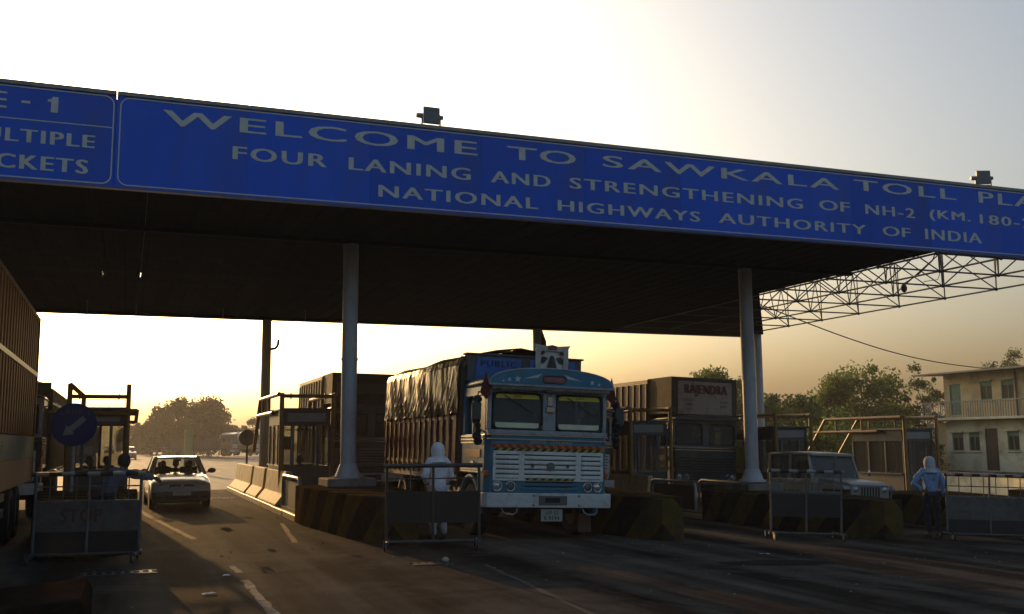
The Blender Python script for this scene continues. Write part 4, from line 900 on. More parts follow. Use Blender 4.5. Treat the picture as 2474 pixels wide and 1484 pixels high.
# ------------------------------------------------------------------ cars
CW, CR = wheel_mesh(.29, .18, 20), rim_mesh(.29, .18, steel)
def sedan(label, loc, c, nm, grp=None, rz=0.0):
    t = thing("sedan_car", label, "car", loc, rz, grp); pm = M("carpaint_"+nm, c, tuple(v*.9 for v in c), rough=.25, coat=.6, scale=2, dirt=(.2, .17, .12), damt=.4)
    st = [(0.0, .60, .36, .50, .54), (.03, .70, .26, .56, .62), (.12, .755, .20, .63, .69), (.35, .78, .19, .72, .775), (.75, .787, .19, .80, .85), (1.15, .787, .19, .86, .905), (2.0, .787, .19, .89, .92), (3.2, .787, .19, .90, .93), (3.55, .78, .19, .90, .945), (3.92, .765, .22, .88, .93), (4.06, .72, .26, .80, .84), (4.10, .62, .34, .6, .64)]
    rings = []
    for y, hw, zb, zs, zt in st:
        h = [(hw*.86, zb), (hw*.97, zb+.06), (hw, zb+(zs-zb)*.45), (hw*.985, zs-.05), (hw*.93, zs), (hw*.55, zt), (0, zt+.008)]
        rings.append([(x, y, z) for x, z in h]+[(-x, y, z) for x, z in h[:-1][::-1]])
    part("body", t, pm, lambda b: b.loft(rings))
    # greenhouse
    A = {'wl': (-.70, 1.10, .90), 'wr': (.70, 1.10, .90), 'tl': (-.55, 1.78, 1.355), 'tr': (.55, 1.78, 1.355), 'bl': (-.55, 2.98, 1.35), 'br': (.55, 2.98, 1.35), 'rl': (-.68, 3.52, .935), 'rr': (.68, 3.52, .935)}
    def roof(b):
        rows = []
        for j in range(7):
            f = j/6; y = 1.74+1.28*f; zc = 1.395-.03*(2*f-1)**2
            rows.append([(.575*math.sin(R(-90+180*k/10)), y, zc-.045+.045*math.cos(R(-90+180*k/10))**.6 if 0 < k < 10 else zc-.05) for k in range(11)]+[(.5, y, zc-.06), (-.5, y, zc-.06)])
        b.loft(rows)
    part("roof", t, pm, roof)
    for p, q in (('wl', 'tl'), ('wr', 'tr'), ('rl', 'bl'), ('rr', 'br')): part("pillar", t, pm, lambda b: b.bar(A[p], A[q], .07, .06))
    for s in (-1, 1): part("pillar", t, pm, lambda b: b.bar((s*.70, 2.28, .90), (s*.56, 2.30, 1.345), .05, .09)); part("window_frame", t, pm, lambda b: b.bar((s*.565, 1.76, 1.35), (s*.565, 3.0, 1.35), .05))
    cg = glass("car_glass", tint=(.72, .74, .72), rough=.03, opacity=.13)
    for nm_, P in (("windscreen", ('wl', 'wr', 'tr', 'tl')), ("rear_window", ('rr', 'rl', 'bl', 'br'))):
        part(nm_, t, cg, lambda b: b.quad(*[A[k] for k in P]))
    for s in (-1, 1):
        k = 'l' if s < 0 else 'r'
        part("side_window", t, cg, lambda b: b.quad((s*.70, 1.2, .905), (s*.69, 3.4, .93), (s*.555, 2.95, 1.34), (s*.555, 1.82, 1.34)))
        part("mirror", t, dark_steel if True else pm, lambda b: [b.ball((s*.90, 1.28, .985), .115, .06, .075, 12, 8), b.bar((s*.76, 1.30, .93), (s*.84, 1.29, .96), .05)])
        part("headlamp", t, lamp_glass, lambda b: b.loft([[(s*(.55+.17*math.cos(a)), .06+yy+.10*(math.cos(a)*.5+.5), .585+.075*math.sin(a)) for a in [R(30*k_) for k_ in range(12)]] for yy in (-.012, .06)]))
        part("lamp_eye", t, M("lamp_eye_dark", (.05, .05, .05), rough=.2), lambda b: b.ball((s*.54, .085, .585), .05, .02, .05, 10, 6))
        part("fog_recess", t, slot_m, lambda b: b.box(s*.58-.07, s*.58+.07, -.045, .0, .29, .35))
        part("tail_lamp", t, amber, lambda b: b.box(s*.60-.12, s*.60+.12, 3.98, 4.09, .66, .80))
    part("grille", t, slot_m, lambda b: b.box(-.33, .33, .018, .10, .565, .645), bevel=.01)
    part("grille_bar", t, chrome, lambda b: b.box(-.33, .33, .010, .03, .60, .612))
    part("badge", t, chrome, lambda b: b.cyl((0, .004, .607), (0, .02, .607), .035, n=12))
    part("lower_intake", t, slot_m, lambda b: b.box(-.42, .42, -.045, .0, .27, .36), bevel=.01)
    part("bumper", t, M("bumper_dark", (.055, .055, .052), rough=.6), lambda b: b.prism([(-.745, .22), (-.755, .08), (-.66, -.035), (.66, -.035), (.755, .08), (.745, .22)], 'z', .235, .455), bevel=.02, seg=2)
    part("bumper_strip", t, M("bumper_grey", (.14, .14, .14), rough=.6), lambda b: b.box(-.68, .68, -.02, .06, .458, .475))
    part("number_plate", t, M("car_plate", (.5, .49, .44), rough=.5), lambda b: b.box(-.23, .23, -.055, -.042, .37, .47))
    part("wiper", t, dark_steel, lambda b: [b.bar((-.35, 1.12, .94), (.1, 1.22, .985), .012), b.bar((.1, 1.12, .94), (.5, 1.22, .985), .012)])
    part("seat", t, cabin_dark, lambda b: b.box(-.60, -.14, 2.25, 2.4, .93, 1.08)); part("seat", t, cabin_dark, lambda b: b.box(.14, .60, 2.25, 2.4, .93, 1.08))
    for s in (-1, 1): part("head_rest", t, cabin_dark, lambda b: b.box(s*.37-.11, s*.37+.11, 2.3, 2.38, 1.08, 1.22), bevel=.03)
    part("rear_mirror", t, cabin_dark, lambda b: b.box(-.10, .10, 1.72, 1.75, 1.24, 1.30)); part("steering_wheel", t, cabin_dark, lambda b: b.tube([(-.36+.17*math.cos(a), 1.55-.06*math.sin(a), .97+.15*math.sin(a)) for a in [R(20*k) for k in range(18)]], .014, 5, True))
    part("underbody", t, cabin_dark, lambda b: b.box(-.7, .7, .2, 3.9, .16, .3))
    for x in (-.69, .69):
        for y in (.72, 3.15): put_wheel(t, x, y, .29, CW, CR)
        part("wheel_well", t, slot_m, lambda b: [b.cyl((x*1.135-.005, y, .31), (x*1.135+.005, y, .31), .335, n=22) for y in (.72, 3.15)])
    return t
CAR = (1.46, 28.6, 0)
sedan("white sedan car driving through the open lane", CAR, (.50, .50, .48), "white", rz=0.04)
sedan("small dark car far along the highway", (.4, 118, -.01), (.10, .10, .10), "fardark", F)
sedan("pale car far away near the vanishing end of the highway", (-2.6, 190, -.01), (.4, .4, .4), "farpale", F)

def jeep(label, loc):
    t = thing("jeep", label, "jeep", loc, rot=(0, .035, 0)); pm = M("carpaint_jeep", (.30, .30, .28), (.23, .23, .21), rough=.4, scale=2, dirt=(.13, .11, .08), damt=.7); W = .8
    part("body_tub", t, pm, lambda b: b.box(-W, W, 1.35, 3.45, .48, 1.06), bevel=.04, seg=2)
    part("bonnet", t, pm, lambda b: b.prism([(.10, .62), (.10, 1.0), (.25, 1.06), (1.40, 1.12), (1.40, .62)], 'x', -.60, .60), bevel=.04, seg=2)
    for s in (-1, 1):
        part("fender", t, pm, lambda b: b.prism([(.06, .86), (.10, .95), (.95, .98), (1.36, .60), (1.36, .48), (1.18, .48), (.9, .84), (.2, .84)], 'x', s*.60 if s > 0 else -.82, .82 if s > 0 else -.60), bevel=.015)
        part("headlamp", t, lamp_glass, lambda b: b.ball((s*.46, .09, .86), .10, .05, .10, 14, 8))
        part("mirror", t, chrome, lambda b: [b.ball((s*.98, 1.25, 1.28), .05, .03, .09, 10, 7), b.bar((s*.8, 1.36, 1.14), (s*.96, 1.26, 1.24), .02)])
        part("roof_pillar", t, pm, lambda b: [b.bar((s*.76, 1.40, 1.08), (s*.70, 1.66, 1.78), .06)]); part("roof_pillar", t, pm, lambda b: b.bar((s*.76, 2.4, 1.08), (s*.72, 2.4, 1.78), .07)); part("roof_pillar", t, pm, lambda b: b.bar((s*.76, 3.38, 1.06), (s*.72, 3.36, 1.72), .09))
        part("side_window", t, ws_m, lambda b: b.quad((s*.755, 1.5, 1.09), (s*.755, 3.3, 1.09), (s*.72, 3.3, 1.72), (s*.715, 1.72, 1.72)))
        part("step", t, dark_steel, lambda b: b.box(s*.86-.08, s*.86+.08, 1.5, 2.9, .40, .44))
    part("roof", t, pm, lambda b: b.loft([[(-.70, y, z0), (.70, y, z0), (.74, y, z0+.03), (.66, y, z1), (0, y, z1+.025), (-.66, y, z1), (-.74, y, z0+.03)] for y, z0, z1 in ((1.52, 1.71, 1.76), (1.7, 1.72, 1.79), (2.5, 1.73, 1.81), (3.4, 1.71, 1.78), (3.5, 1.70, 1.75))]), bevel=0)
    part("windscreen", t, ws_m, lambda b: b.quad((-.73, 1.40, 1.12), (.73, 1.40, 1.12), (.68, 1.64, 1.75), (-.68, 1.64, 1.75)))
    part("windscreen_frame", t, pm, lambda b: [b.bar((-.76, 1.39, 1.10), (.76, 1.39, 1.10), .05), b.bar((-.7, 1.63, 1.76), (.7, 1.63, 1.76), .05)])
    part("grille_panel", t, pm, lambda b: b.box(-.60, .60, .06, .10, .56, 1.0), bevel=.01)
    sm = MB().box(-.022, .022, .052, .062, .64, .93).mesh("grille_slot", slot_m)
    for k in range(7): link("grille_slot", sm, t, (-.27+k*.09, 0, 0))
    part("bumper", t, dark_steel, lambda b: b.box(-.84, .84, -.12, .02, .44, .58), bevel=.02)
    part("bull_bar", t, steel, lambda b: [b.tube([(-.5, -.10, .55), (-.5, -.14, .98), (.5, -.14, .98), (.5, -.10, .55)], .022, 8)])
    part("front_seat", t, cabin_dark, lambda b: b.box(-.6, .6, 2.15, 2.3, 1.08, 1.55)); part("wiper", t, dark_steel, lambda b: b.bar((-.2, 1.37, 1.15), (.05, 1.5, 1.55), .012))
    tw, rw = wheel_mesh(.36, .2, 22), rim_mesh(.36, .2, steel)
    for x in (-.70, .70):
        for y in (.62, 2.85): put_wheel(t, x, y, .36, tw, rw)
    return t
jeep("dusty white jeep waiting behind the striped island nose", (18.0, 21.3, gz(18.0)))
# ------------------------------------------------------------------ buildings
wall_y = M("yellow_wall_plaster", (.76, .62, .33), (.64, .51, .26), rough=.85, scale=1.1, bump=.1, bscale=12, dirt=(.2, .15, .085), dscale=.9, damt=.7)
wall_c = M("cream_wall_plaster", (.80, .76, .54), (.70, .66, .45), rough=.85, scale=1.1, dirt=(.22, .18, .11), dscale=.9, damt=.7)
green_w = M("green_window_paint", (.10, .25, .18), (.07, .17, .125), rough=.5, scale=5)
dark_glass = M("dark_window_glass", (.02, .025, .025), (.03, .035, .035), rough=.12)
t = thing("yellow_building", "two storey yellow building with green windows and a balcony", "building", (43.9, 38.0, -.58))
# local: x depth (into building), y along the facade
H0, H1 = 3.44, 5.90
def wall_with_holes(b, y0, y1, z0, z1, holes, th=.22):
    ys = sorted({y0, y1, *[h[0] for h in holes], *[h[1] for h in holes]}); zs = sorted({z0, z1, *[h[2] for h in holes], *[h[3] for h in holes]})
    for a, c in zip(ys[:-1], ys[1:]):
        for d, e in zip(zs[:-1], zs[1:]):
            if not any(h[0] <= a and c <= h[1] and h[2] <= d and e <= h[3] for h in holes): b.box(0, th, a, c, d, e)
lo = [(6.15, 6.96, 1.60, 2.58), (4.99, 5.75, 1.60, 2.60), (3.74, 4.61, .55, 2.82), (2.34, 3.11, 1.63, 2.63), (.6, 1.4, 1.6, 2.6)]
up = [(6.14, 6.95, 3.60, 5.34), (3.91, 4.72, 4.36, 5.36), (2.45, 3.28, 4.36, 5.36), (.6, 1.4, 4.36, 5.36)]
part("wall", t, wall_c, lambda b: wall_with_holes(b, -2, 7.37, .0, H0-.2, lo))
part("wall", t, wall_y, lambda b: wall_with_holes(b, -2, 7.37, H0, H1, up))
part("end_wall", t, wall_y, lambda b: b.box(.22, 6.0, 7.15, 7.37, 0, H1)); part("rear_wall", t, wall_y, lambda b: b.box(5.8, 6.0, -2, 7.15, 0, H1))
part("floor_slab", t, wall_c, lambda b: b.box(-.75, 6.0, -2.2, 8.55, H0-.14, H0), bevel=.02)
part("roof", t, M("roof_slab_grey", (.30, .28, .25), (.22, .2, .18), rough=.8, scale=2), lambda b: b.prism([(-1.1, H1-.02), (-1.1, H1+.08), (6.5, H1+.30), (6.5, H1+.18)], 'y', -2.4, 8.7), bevel=.01)
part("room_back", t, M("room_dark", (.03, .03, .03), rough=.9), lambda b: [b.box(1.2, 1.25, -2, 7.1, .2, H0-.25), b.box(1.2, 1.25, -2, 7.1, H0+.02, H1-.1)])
for ya, yb, za, zb_ in lo+up:
    door = zb_-za > 1.5
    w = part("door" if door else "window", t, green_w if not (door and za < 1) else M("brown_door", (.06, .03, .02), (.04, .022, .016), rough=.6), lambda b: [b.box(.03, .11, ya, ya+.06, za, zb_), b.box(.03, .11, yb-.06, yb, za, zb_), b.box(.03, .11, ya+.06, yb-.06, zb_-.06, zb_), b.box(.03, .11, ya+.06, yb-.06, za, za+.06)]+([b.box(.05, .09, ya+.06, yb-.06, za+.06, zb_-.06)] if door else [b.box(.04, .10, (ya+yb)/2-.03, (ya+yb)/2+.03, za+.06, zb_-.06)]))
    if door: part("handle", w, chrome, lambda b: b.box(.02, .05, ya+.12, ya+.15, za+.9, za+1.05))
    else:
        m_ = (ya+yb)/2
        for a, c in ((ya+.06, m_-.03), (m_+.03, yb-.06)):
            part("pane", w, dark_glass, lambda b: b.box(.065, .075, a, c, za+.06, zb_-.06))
            part("shutter", w, green_w, lambda b: b.box(-.03, .0, a-(.30 if a < m_ else -.30)*.0, c, za+.62*(zb_-za), zb_-.06) if False else b.box(.045, .06, a, c, zb_-.24, zb_-.06))
        part("window_sill", w, wall_c, lambda b: b.box(-.08, .03, ya-.06, yb+.06, za-.07, za))
        part("sunshade", w, wall_c, lambda b: b.box(-.22, .0, ya-.1, yb+.1, zb_+.05, zb_+.10))
rl = part("balcony_railing", t, M("railing_paint", (.30, .30, .27), (.2, .2, .18), rough=.6), lambda b: [b.box(-.72, -.67, -2.1, 8.5, H0+.85, H0+.90), b.box(-.72, .0, 8.45, 8.5, H0+.85, H0+.90)])
bal = MB().box(-.014, .014, -.014, .014, H0, H0+.85).mesh("baluster", MATS["railing_paint"])
for k in range(62): link("baluster", bal, rl, (-.695, -2.0+k*.17, 0))
for k in range(4): link("baluster", bal, rl, (-.55+k*.17, 8.475, 0))
part("drain_pipe", t, M("pipe_green_grey", (.12, .12, .09), rough=.6), lambda b: b.cyl((-.06, 2.28, H0), (-.06, 2.28, H1), .05, n=8))
part("doorstep", t, concrete, lambda b: b.box(-.8, .0, 3.4, 4.9, 0, .5), bevel=.02)
part("plinth", t, concrete, lambda b: b.box(-.06, -.002, -2, 7.4, 0, .5))
part("annex_wall", t, wall_y, lambda b: b.box(.6, 4.0, 7.38, 9.6, 0, H0-.25))
part("parapet_item", t, dark_steel, lambda b: [b.bar((.4, 4.4, 6.05), (.4, 4.0, 6.45), .06), b.bar((.4, 4.0, 6.45), (.4, 3.8, 6.4), .06), b.bar((.4, 4.15, 6.1), (.4, 4.05, 6.35), .04)])
# low office behind booth five
t = thing("low_office", "low flat-roofed office with glazed front behind the toll booth and the man in blue", "building", (36.6, 46.6, -.58))
part("wall", t, wall_c, lambda b: b.box(0, 5.2, .12, 3.6, 0, 2.55)); part("roof", t, M("pale_green_slab", (.24, .27, .23), (.17, .2, .17), rough=.7), lambda b: b.box(-1.6, 5.5, -.9, 4.0, 2.55, 2.72), bevel=.015)
fr_ = M("office_frame_blue", (.06, .08, .11), rough=.5)
for xa in (0.2, 1.5, 2.8, 4.1):
    w = part("window", t, fr_, lambda b: [b.box(xa, xa+.07, .0, .115, .6, 2.3), b.box(xa+.95, xa+1.02, .0, .115, .6, 2.3), b.box(xa+.07, xa+.95, .0, .115, .6, .68), b.box(xa+.07, xa+.95, .0, .115, 2.2, 2.3)])
    part("pane", w, M("office_glass", (.14, .16, .17), (.08, .09, .095), rough=.1), lambda b: b.box(xa+.07, xa+.95, .05, .07, .68, 2.2))
for x in (-1.4, 5.3): part("porch_post", t, wall_c, lambda b: b.box(x, x+.14, -.8, -.66, 0, 2.55))
# boundary wall
t = thing("boundary_wall", "low pale boundary wall in front of the yellow building", "wall", (31.5, 22.0, -.58), rot=(0, 0, -.18))
part("wall_body", t, wall_c, lambda b: b.box(0, .22, 0, 17, 0, .75), bevel=.02); part("coping", t, M("brick_red_coping", (.20, .10, .06), (.14, .07, .045), rough=.8), lambda b: b.box(-.05, .27, -.05, 17.05, .75, .84))

# ------------------------------------------------------------------ trees
def leaf_mat(name, c1, c2, tr=.5):
    if name in MATS: return MATS[name]
    m = bpy.data.materials.new(name); MATS[name] = m; m.use_nodes = True; n, l = m.node_tree.nodes, m.node_tree.links
    b = n["Principled BSDF"]; b.inputs["Roughness"].default_value = .6; b.inputs["Specular IOR Level"].default_value = .2
    gi = n.new("ShaderNodeNewGeometry"); tc = n.new("ShaderNodeTexCoord"); nz = n.new("ShaderNodeTexNoise"); nz.inputs["Scale"].default_value = .9; l.new(tc.outputs["Object"], nz.inputs["Vector"])
    ad = n.new("ShaderNodeMath"); ad.operation = 'ADD'; ml = n.new("ShaderNodeMath"); ml.operation = 'MULTIPLY'; ml.inputs[1].default_value = .5
    l.new(gi.outputs["Random Per Island"], ml.inputs[0]); l.new(ml.outputs[0], ad.inputs[0]); l.new(nz.outputs[0], ad.inputs[1])
    rp = n.new("ShaderNodeValToRGB"); rp.color_ramp.elements[0].position = .35; rp.color_ramp.elements[1].position = 1.0
    rp.color_ramp.elements[0].color = (*c2, 1); rp.color_ramp.elements[1].color = (*c1, 1); l.new(ad.outputs[0], rp.inputs[0]); l.new(rp.outputs[0], b.inputs["Base Color"])
    t_ = n.new("ShaderNodeBsdfTranslucent"); l.new(rp.outputs[0], t_.inputs[0]); mx = n.new("ShaderNodeMixShader"); mx.inputs[0].default_value = tr
    l.new(b.outputs[0], mx.inputs[1]); l.new(t_.outputs[0], mx.inputs[2]); l.new(mx.outputs[0], n["Material Output"].inputs[0]); return m
def cards(name, p, leaf, G_, mat, parent=None):
    """one small diamond leaf at each point, turned at random"""
    n = len(p); a = G_.normal(size=(n, 3))*(1, 1, .7); a /= np.linalg.norm(a, axis=1)[:, None]
    q = np.cross(a, G_.normal(size=(n, 3))); q /= np.linalg.norm(q, axis=1)[:, None]; r = np.cross(a, q)
    L = (leaf*G_.uniform(.6, 1.4, n)*.5)[:, None]; v = np.stack([p-q*L, p+r*L*.5, p+q*L, p-r*L*.5], 1).reshape(-1, 3)
    me = bpy.data.meshes.new(name); me.vertices.add(4*n); me.vertices.foreach_set("co", v.astype(np.float32).ravel())
    me.loops.add(4*n); me.loops.foreach_set("vertex_index", np.arange(4*n, dtype=np.int32)); me.polygons.add(n)
    me.polygons.foreach_set("loop_start", np.arange(0, 4*n, 4, dtype=np.int32)); me.materials.append(mat); me.update(calc_edges=True)
    return link(name, me, parent)
bark = M("tree_bark", (.09, .065, .045), (.05, .035, .025), rough=.9, scale=6, bump=.4)
def tree(label, x, y, z, h, rx, seed, nclump=26, nleaf=170, leaf=.2, mat=None, trunk_h=.35, rz_=None, flat=.75, name="broadleaf_tree", grp="trees beyond the plaza", cl_r=.30):
    g = random.Random(seed); t = thing(name, label, "tree", (x, y, z), 0, grp)
    ht = h*trunk_h; rzz = rz_ or (h-ht)*.55; cz = h-rzz*1.0
    cents = []
    for k in range(nclump):
        u = g.uniform(-1, 1); a = g.uniform(0, 6.283); rr = g.uniform(.45, 1.0)**.6; s_ = math.sqrt(1-u*u)
        c = Vector((rx*rr*s_*math.cos(a)*(.82+.3*g.random()), rx*rr*s_*math.sin(a)*(.82+.3*g.random()), cz+rzz*rr*u*(.85+.25*g.random())))
        
        if k % 6 == 5: c = Vector((c.x*1.18, c.y*1.18, cz+(c.z-cz)*1.14)); cents.append((c, g.uniform(.3, .5)))
        else: cents.append((c, g.uniform(.5, 1.3)))
    def wood(b):
        pts = [(0, 0, -.3)]; w = [.16*h/6]
        for k in range(1, 6): pts.append((g.uniform(-.06, .06)*k*h/6, g.uniform(-.06, .06)*k*h/6, ht*1.5*k/5)); w.append(.16*h/6*(1-.12*k))
        b.tube(pts, w, 8)
        for c, s_ in cents[::2]:
            st = Vector(pts[g.randint(2, 5)]); md = st.lerp(c, .5)+Vector((g.uniform(-.2, .2), g.uniform(-.2, .2), .25))
            b.tube([st, md, c], [.05*h/6, .032*h/6, .012*h/6], 5)
    part("trunk", t, bark, wood)
    G_ = np.random.default_rng(seed); P_ = []
    for c, s_ in cents:
        k = int(nleaf*s_); d = G_.normal(size=(k, 3))*(1, 1, flat); d /= np.linalg.norm(d, axis=1)[:, None]
        P_.append(np.array(c)+d*((G_.random(k)**.45)*rx*cl_r*s_*G_.uniform(.75, 1.2, k))[:, None])
    cards("crown", np.concatenate(P_), leaf, G_, mat or leaf_mat("leaf_green", (.15, .20, .045), (.05, .08, .018)), t)
    return t
far_leaf = leaf_mat("far_leaf_olive", (.075, .085, .02), (.03, .038, .009), .3)
FG = "trees far along the highway"
for i, (x, y, h, r, lab) in enumerate([(7.6, 150, 8.1, 3.2, "tall rounded tree of the far clump, above the white car's roof"), (11.4, 154, 7.8, 3.3, "broad tree at the far clump's end nearest the tank lorry"),
        (4.4, 160, 6.4, 3.0, "mid-height tree stepping down at the far clump's other end"), (2.2, 182, 5.6, 3.2, "lowest hazy tree where the far clump meets the highway"), (9.4, 162, 7.4, 3.6, "tree between the two tallest of the far clump"),
        (16.3, 168, 5.2, 1.9, "small separate tree just beside the far clump"), (20.4, 172, 5.6, 2.4, "small tree showing beside the rear column and round sign")]):
    tree(lab, x, y, -.02, h, r, 50+i, 30, 330, .42, far_leaf, .12, grp=FG, cl_r=.40)
def at(px, depth):
    p = Vector((0, 0, EYE))+(fw+cr*((px-1236.5)/2429.0)+cu*((742-1062)/2429.0))*depth; return p.x, p.y
TR = [(1728, 66, 7.2, 2.4, "leafy tree top showing above the RAJENDRA name board"), (1815, 62, 6.0, 2.2, "tree directly behind the front column by the name board truck"),
      (1930, 60, 4.7, 2.4, "bushy green tree just beyond the rear column pair"), (2010, 66, 5.8, 2.4, "bushy tree below and beside the tallest one"), (2090, 64, 7.1, 2.7, "tallest bushy tree standing free against the sky"), (2150, 68, 5.0, 1.9, "tree between the tallest bushy tree and the thin one")]
for i, (px, dp, h, r, lab) in enumerate(TR):
    x, y = at(px, dp); tree(lab, x, y, -.6, h, r, 90+i, 44, 380, .23, None, .10, cl_r=.36)
x, y = at(2232, 60); tree("thin sparse tree with clumped dark leaves beside the yellow building", x, y, -.6, 6.9, 1.25, 131, 15, 130, .17, leaf_mat("leaf_dark", (.11, .15, .05), (.045, .065, .022)), .3, cl_r=.30)
x, y = at(2255, 66); tree("second sparse dark tree close against the yellow building's end", x, y, -.6, 5.9, 1.6, 137, 15, 130, .17, MATS["leaf_dark"], .3, cl_r=.32)
x, y = at(2325, 95); tree("small tree top poking over the yellow building's roof", x, y, -.6, 9.6, 1.0, 133, 7, 110, .2, MATS["leaf_dark"], .6, cl_r=.5)
x, y = at(2436, 82); tree("tree top over the far roof edge of the yellow building", x, y, -.6, 9.7, 1.9, 134, 20, 160, .2, MATS["leaf_dark"], .5, cl_r=.32)
for i, (px, dp, h, r, lab) in enumerate([(1890, 50, 2.6, 1.7, "low bush behind the toll booth right of the front column"), (1990, 52, 2.9, 2.0, "low bush between the jeep's roof and the tall bushy tree"), (2090, 55, 3.0, 2.0, "low bush under the tallest bushy tree"), (2190, 57, 2.8, 1.8, "low bush under the thin sparse tree"), (1830, 54, 2.6, 1.8, "low bush behind the front column")]):
    x, y = at(px, dp); tree(lab, x, y, -.6, h, r, 160+i, 30, 330, .2, None, .05, name="bush", grp="bushes below the trees", cl_r=.38)
# far wood closing the horizon
G_ = np.random.default_rng(5); W_ = []
for x0, x1, y, hh, n in ((2, 120, 300, 6.5, 7000), (-140, -14, 330, 6.0, 6000), (-5, 60, 620, 9, 5000), (60, 210, 150, 4.2, 9000)):
    x = G_.uniform(x0, x1, n); z = hh*(.55+.45*np.sin(x*.09+1.3*np.sin(x*.031)))*G_.random(n)**.7
    W_.append(np.stack([x, y+G_.uniform(-4, 4, n), z-.3], 1))
tag(cards("distant_woods", np.concatenate(W_), 1.5, G_, far_leaf), "hazy line of distant woods along the horizon", "woods", kind="stuff")
t = thing("marker_post", "pale yellow post standing far behind the white car's roof", "post", (3.55, 64, 0))
part("post_body", t, M("marker_yellow", (.75, .55, .2), (.6, .45, .16), rough=.6), lambda b: b.box(-.24, .24, -.1, .1, 0, 2.55), bevel=.02)
# ------------------------------------------------------------------ people
skin_m = M("brown_skin", (.17, .085, .05), (.13, .065, .04), rough=.55)
hair_m = M("black_hair", (.012, .011, .010), rough=.7)
def skinned(name, V, E, mat, parent, root, sub=2, extra=None, fold=0.0):
    me = bpy.data.meshes.new(name); bm = bmesh.new(); lay = bm.verts.layers.skin.verify(); idx = {}
    for k, (p, r) in V.items():
        v = bm.verts.new(p); v[lay].radius = (r if isinstance(r, tuple) else (r, r)); v[lay].use_root = (k == root); idx[k] = v
    for a, c in E: bm.edges.new((idx[a], idx[c]))
    bm.to_mesh(me); bm.free()
    o = bpy.data.objects.new(name, me)
    o.modifiers.new("skin", 'SKIN').use_smooth_shade = True
    m = o.modifiers.new("sub", 'SUBSURF'); m.levels = sub; m.render_levels = sub
    nm = evaluated_mesh(o); bpy.data.objects.remove(o); bpy.data.meshes.remove(me)
    if extra:
        bm = bmesh.new(); bm.from_mesh(nm); tmp = extra.mesh("x", mat); bm.from_mesh(tmp); bm.to_mesh(nm); bm.free(); bpy.data.meshes.remove(tmp)
    if fold:
        from mathutils import noise
        nn = [(v.co.copy(), v.normal.copy()) for v in nm.vertices]
        for v, (c_, n_) in zip(nm.vertices, nn):
            q = c_*7.0; v.co = c_+n_*(noise.noise(Vector((q.x*1.6, q.y*1.6, q.z*.9)))*fold+noise.noise(q*2.6)*fold*.5)
    nm.materials.clear(); nm.materials.append(mat); nm.name = name
    nm.polygons.foreach_set("use_smooth", [True]*len(nm.polygons)); nm.polygons.foreach_set("material_index", [0]*len(nm.polygons))
    return link(name, nm, parent)
BASE = dict(pelvis=(0, 0, .94), waist=(0, .005, 1.08), chest=(0, 0, 1.27), neck=(0, -.01, 1.455), head=(0, .02, 1.585),
            shl=(-.175, 0, 1.40), shr=(.175, 0, 1.40), ell=(-.25, -.03, 1.13), elr=(.25, -.03, 1.13), wrl=(-.27, .06, .90), wrr=(.27, .06, .90),
            hil=(-.095, 0, .90), hir=(.095, 0, .90), knl=(-.105, .02, .50), knr=(.105, .02, .50), anl=(-.11, -.03, .09), anr=(.11, -.03, .09), tol=(-.125, .15, .035), tor=(.125, .15, .035))
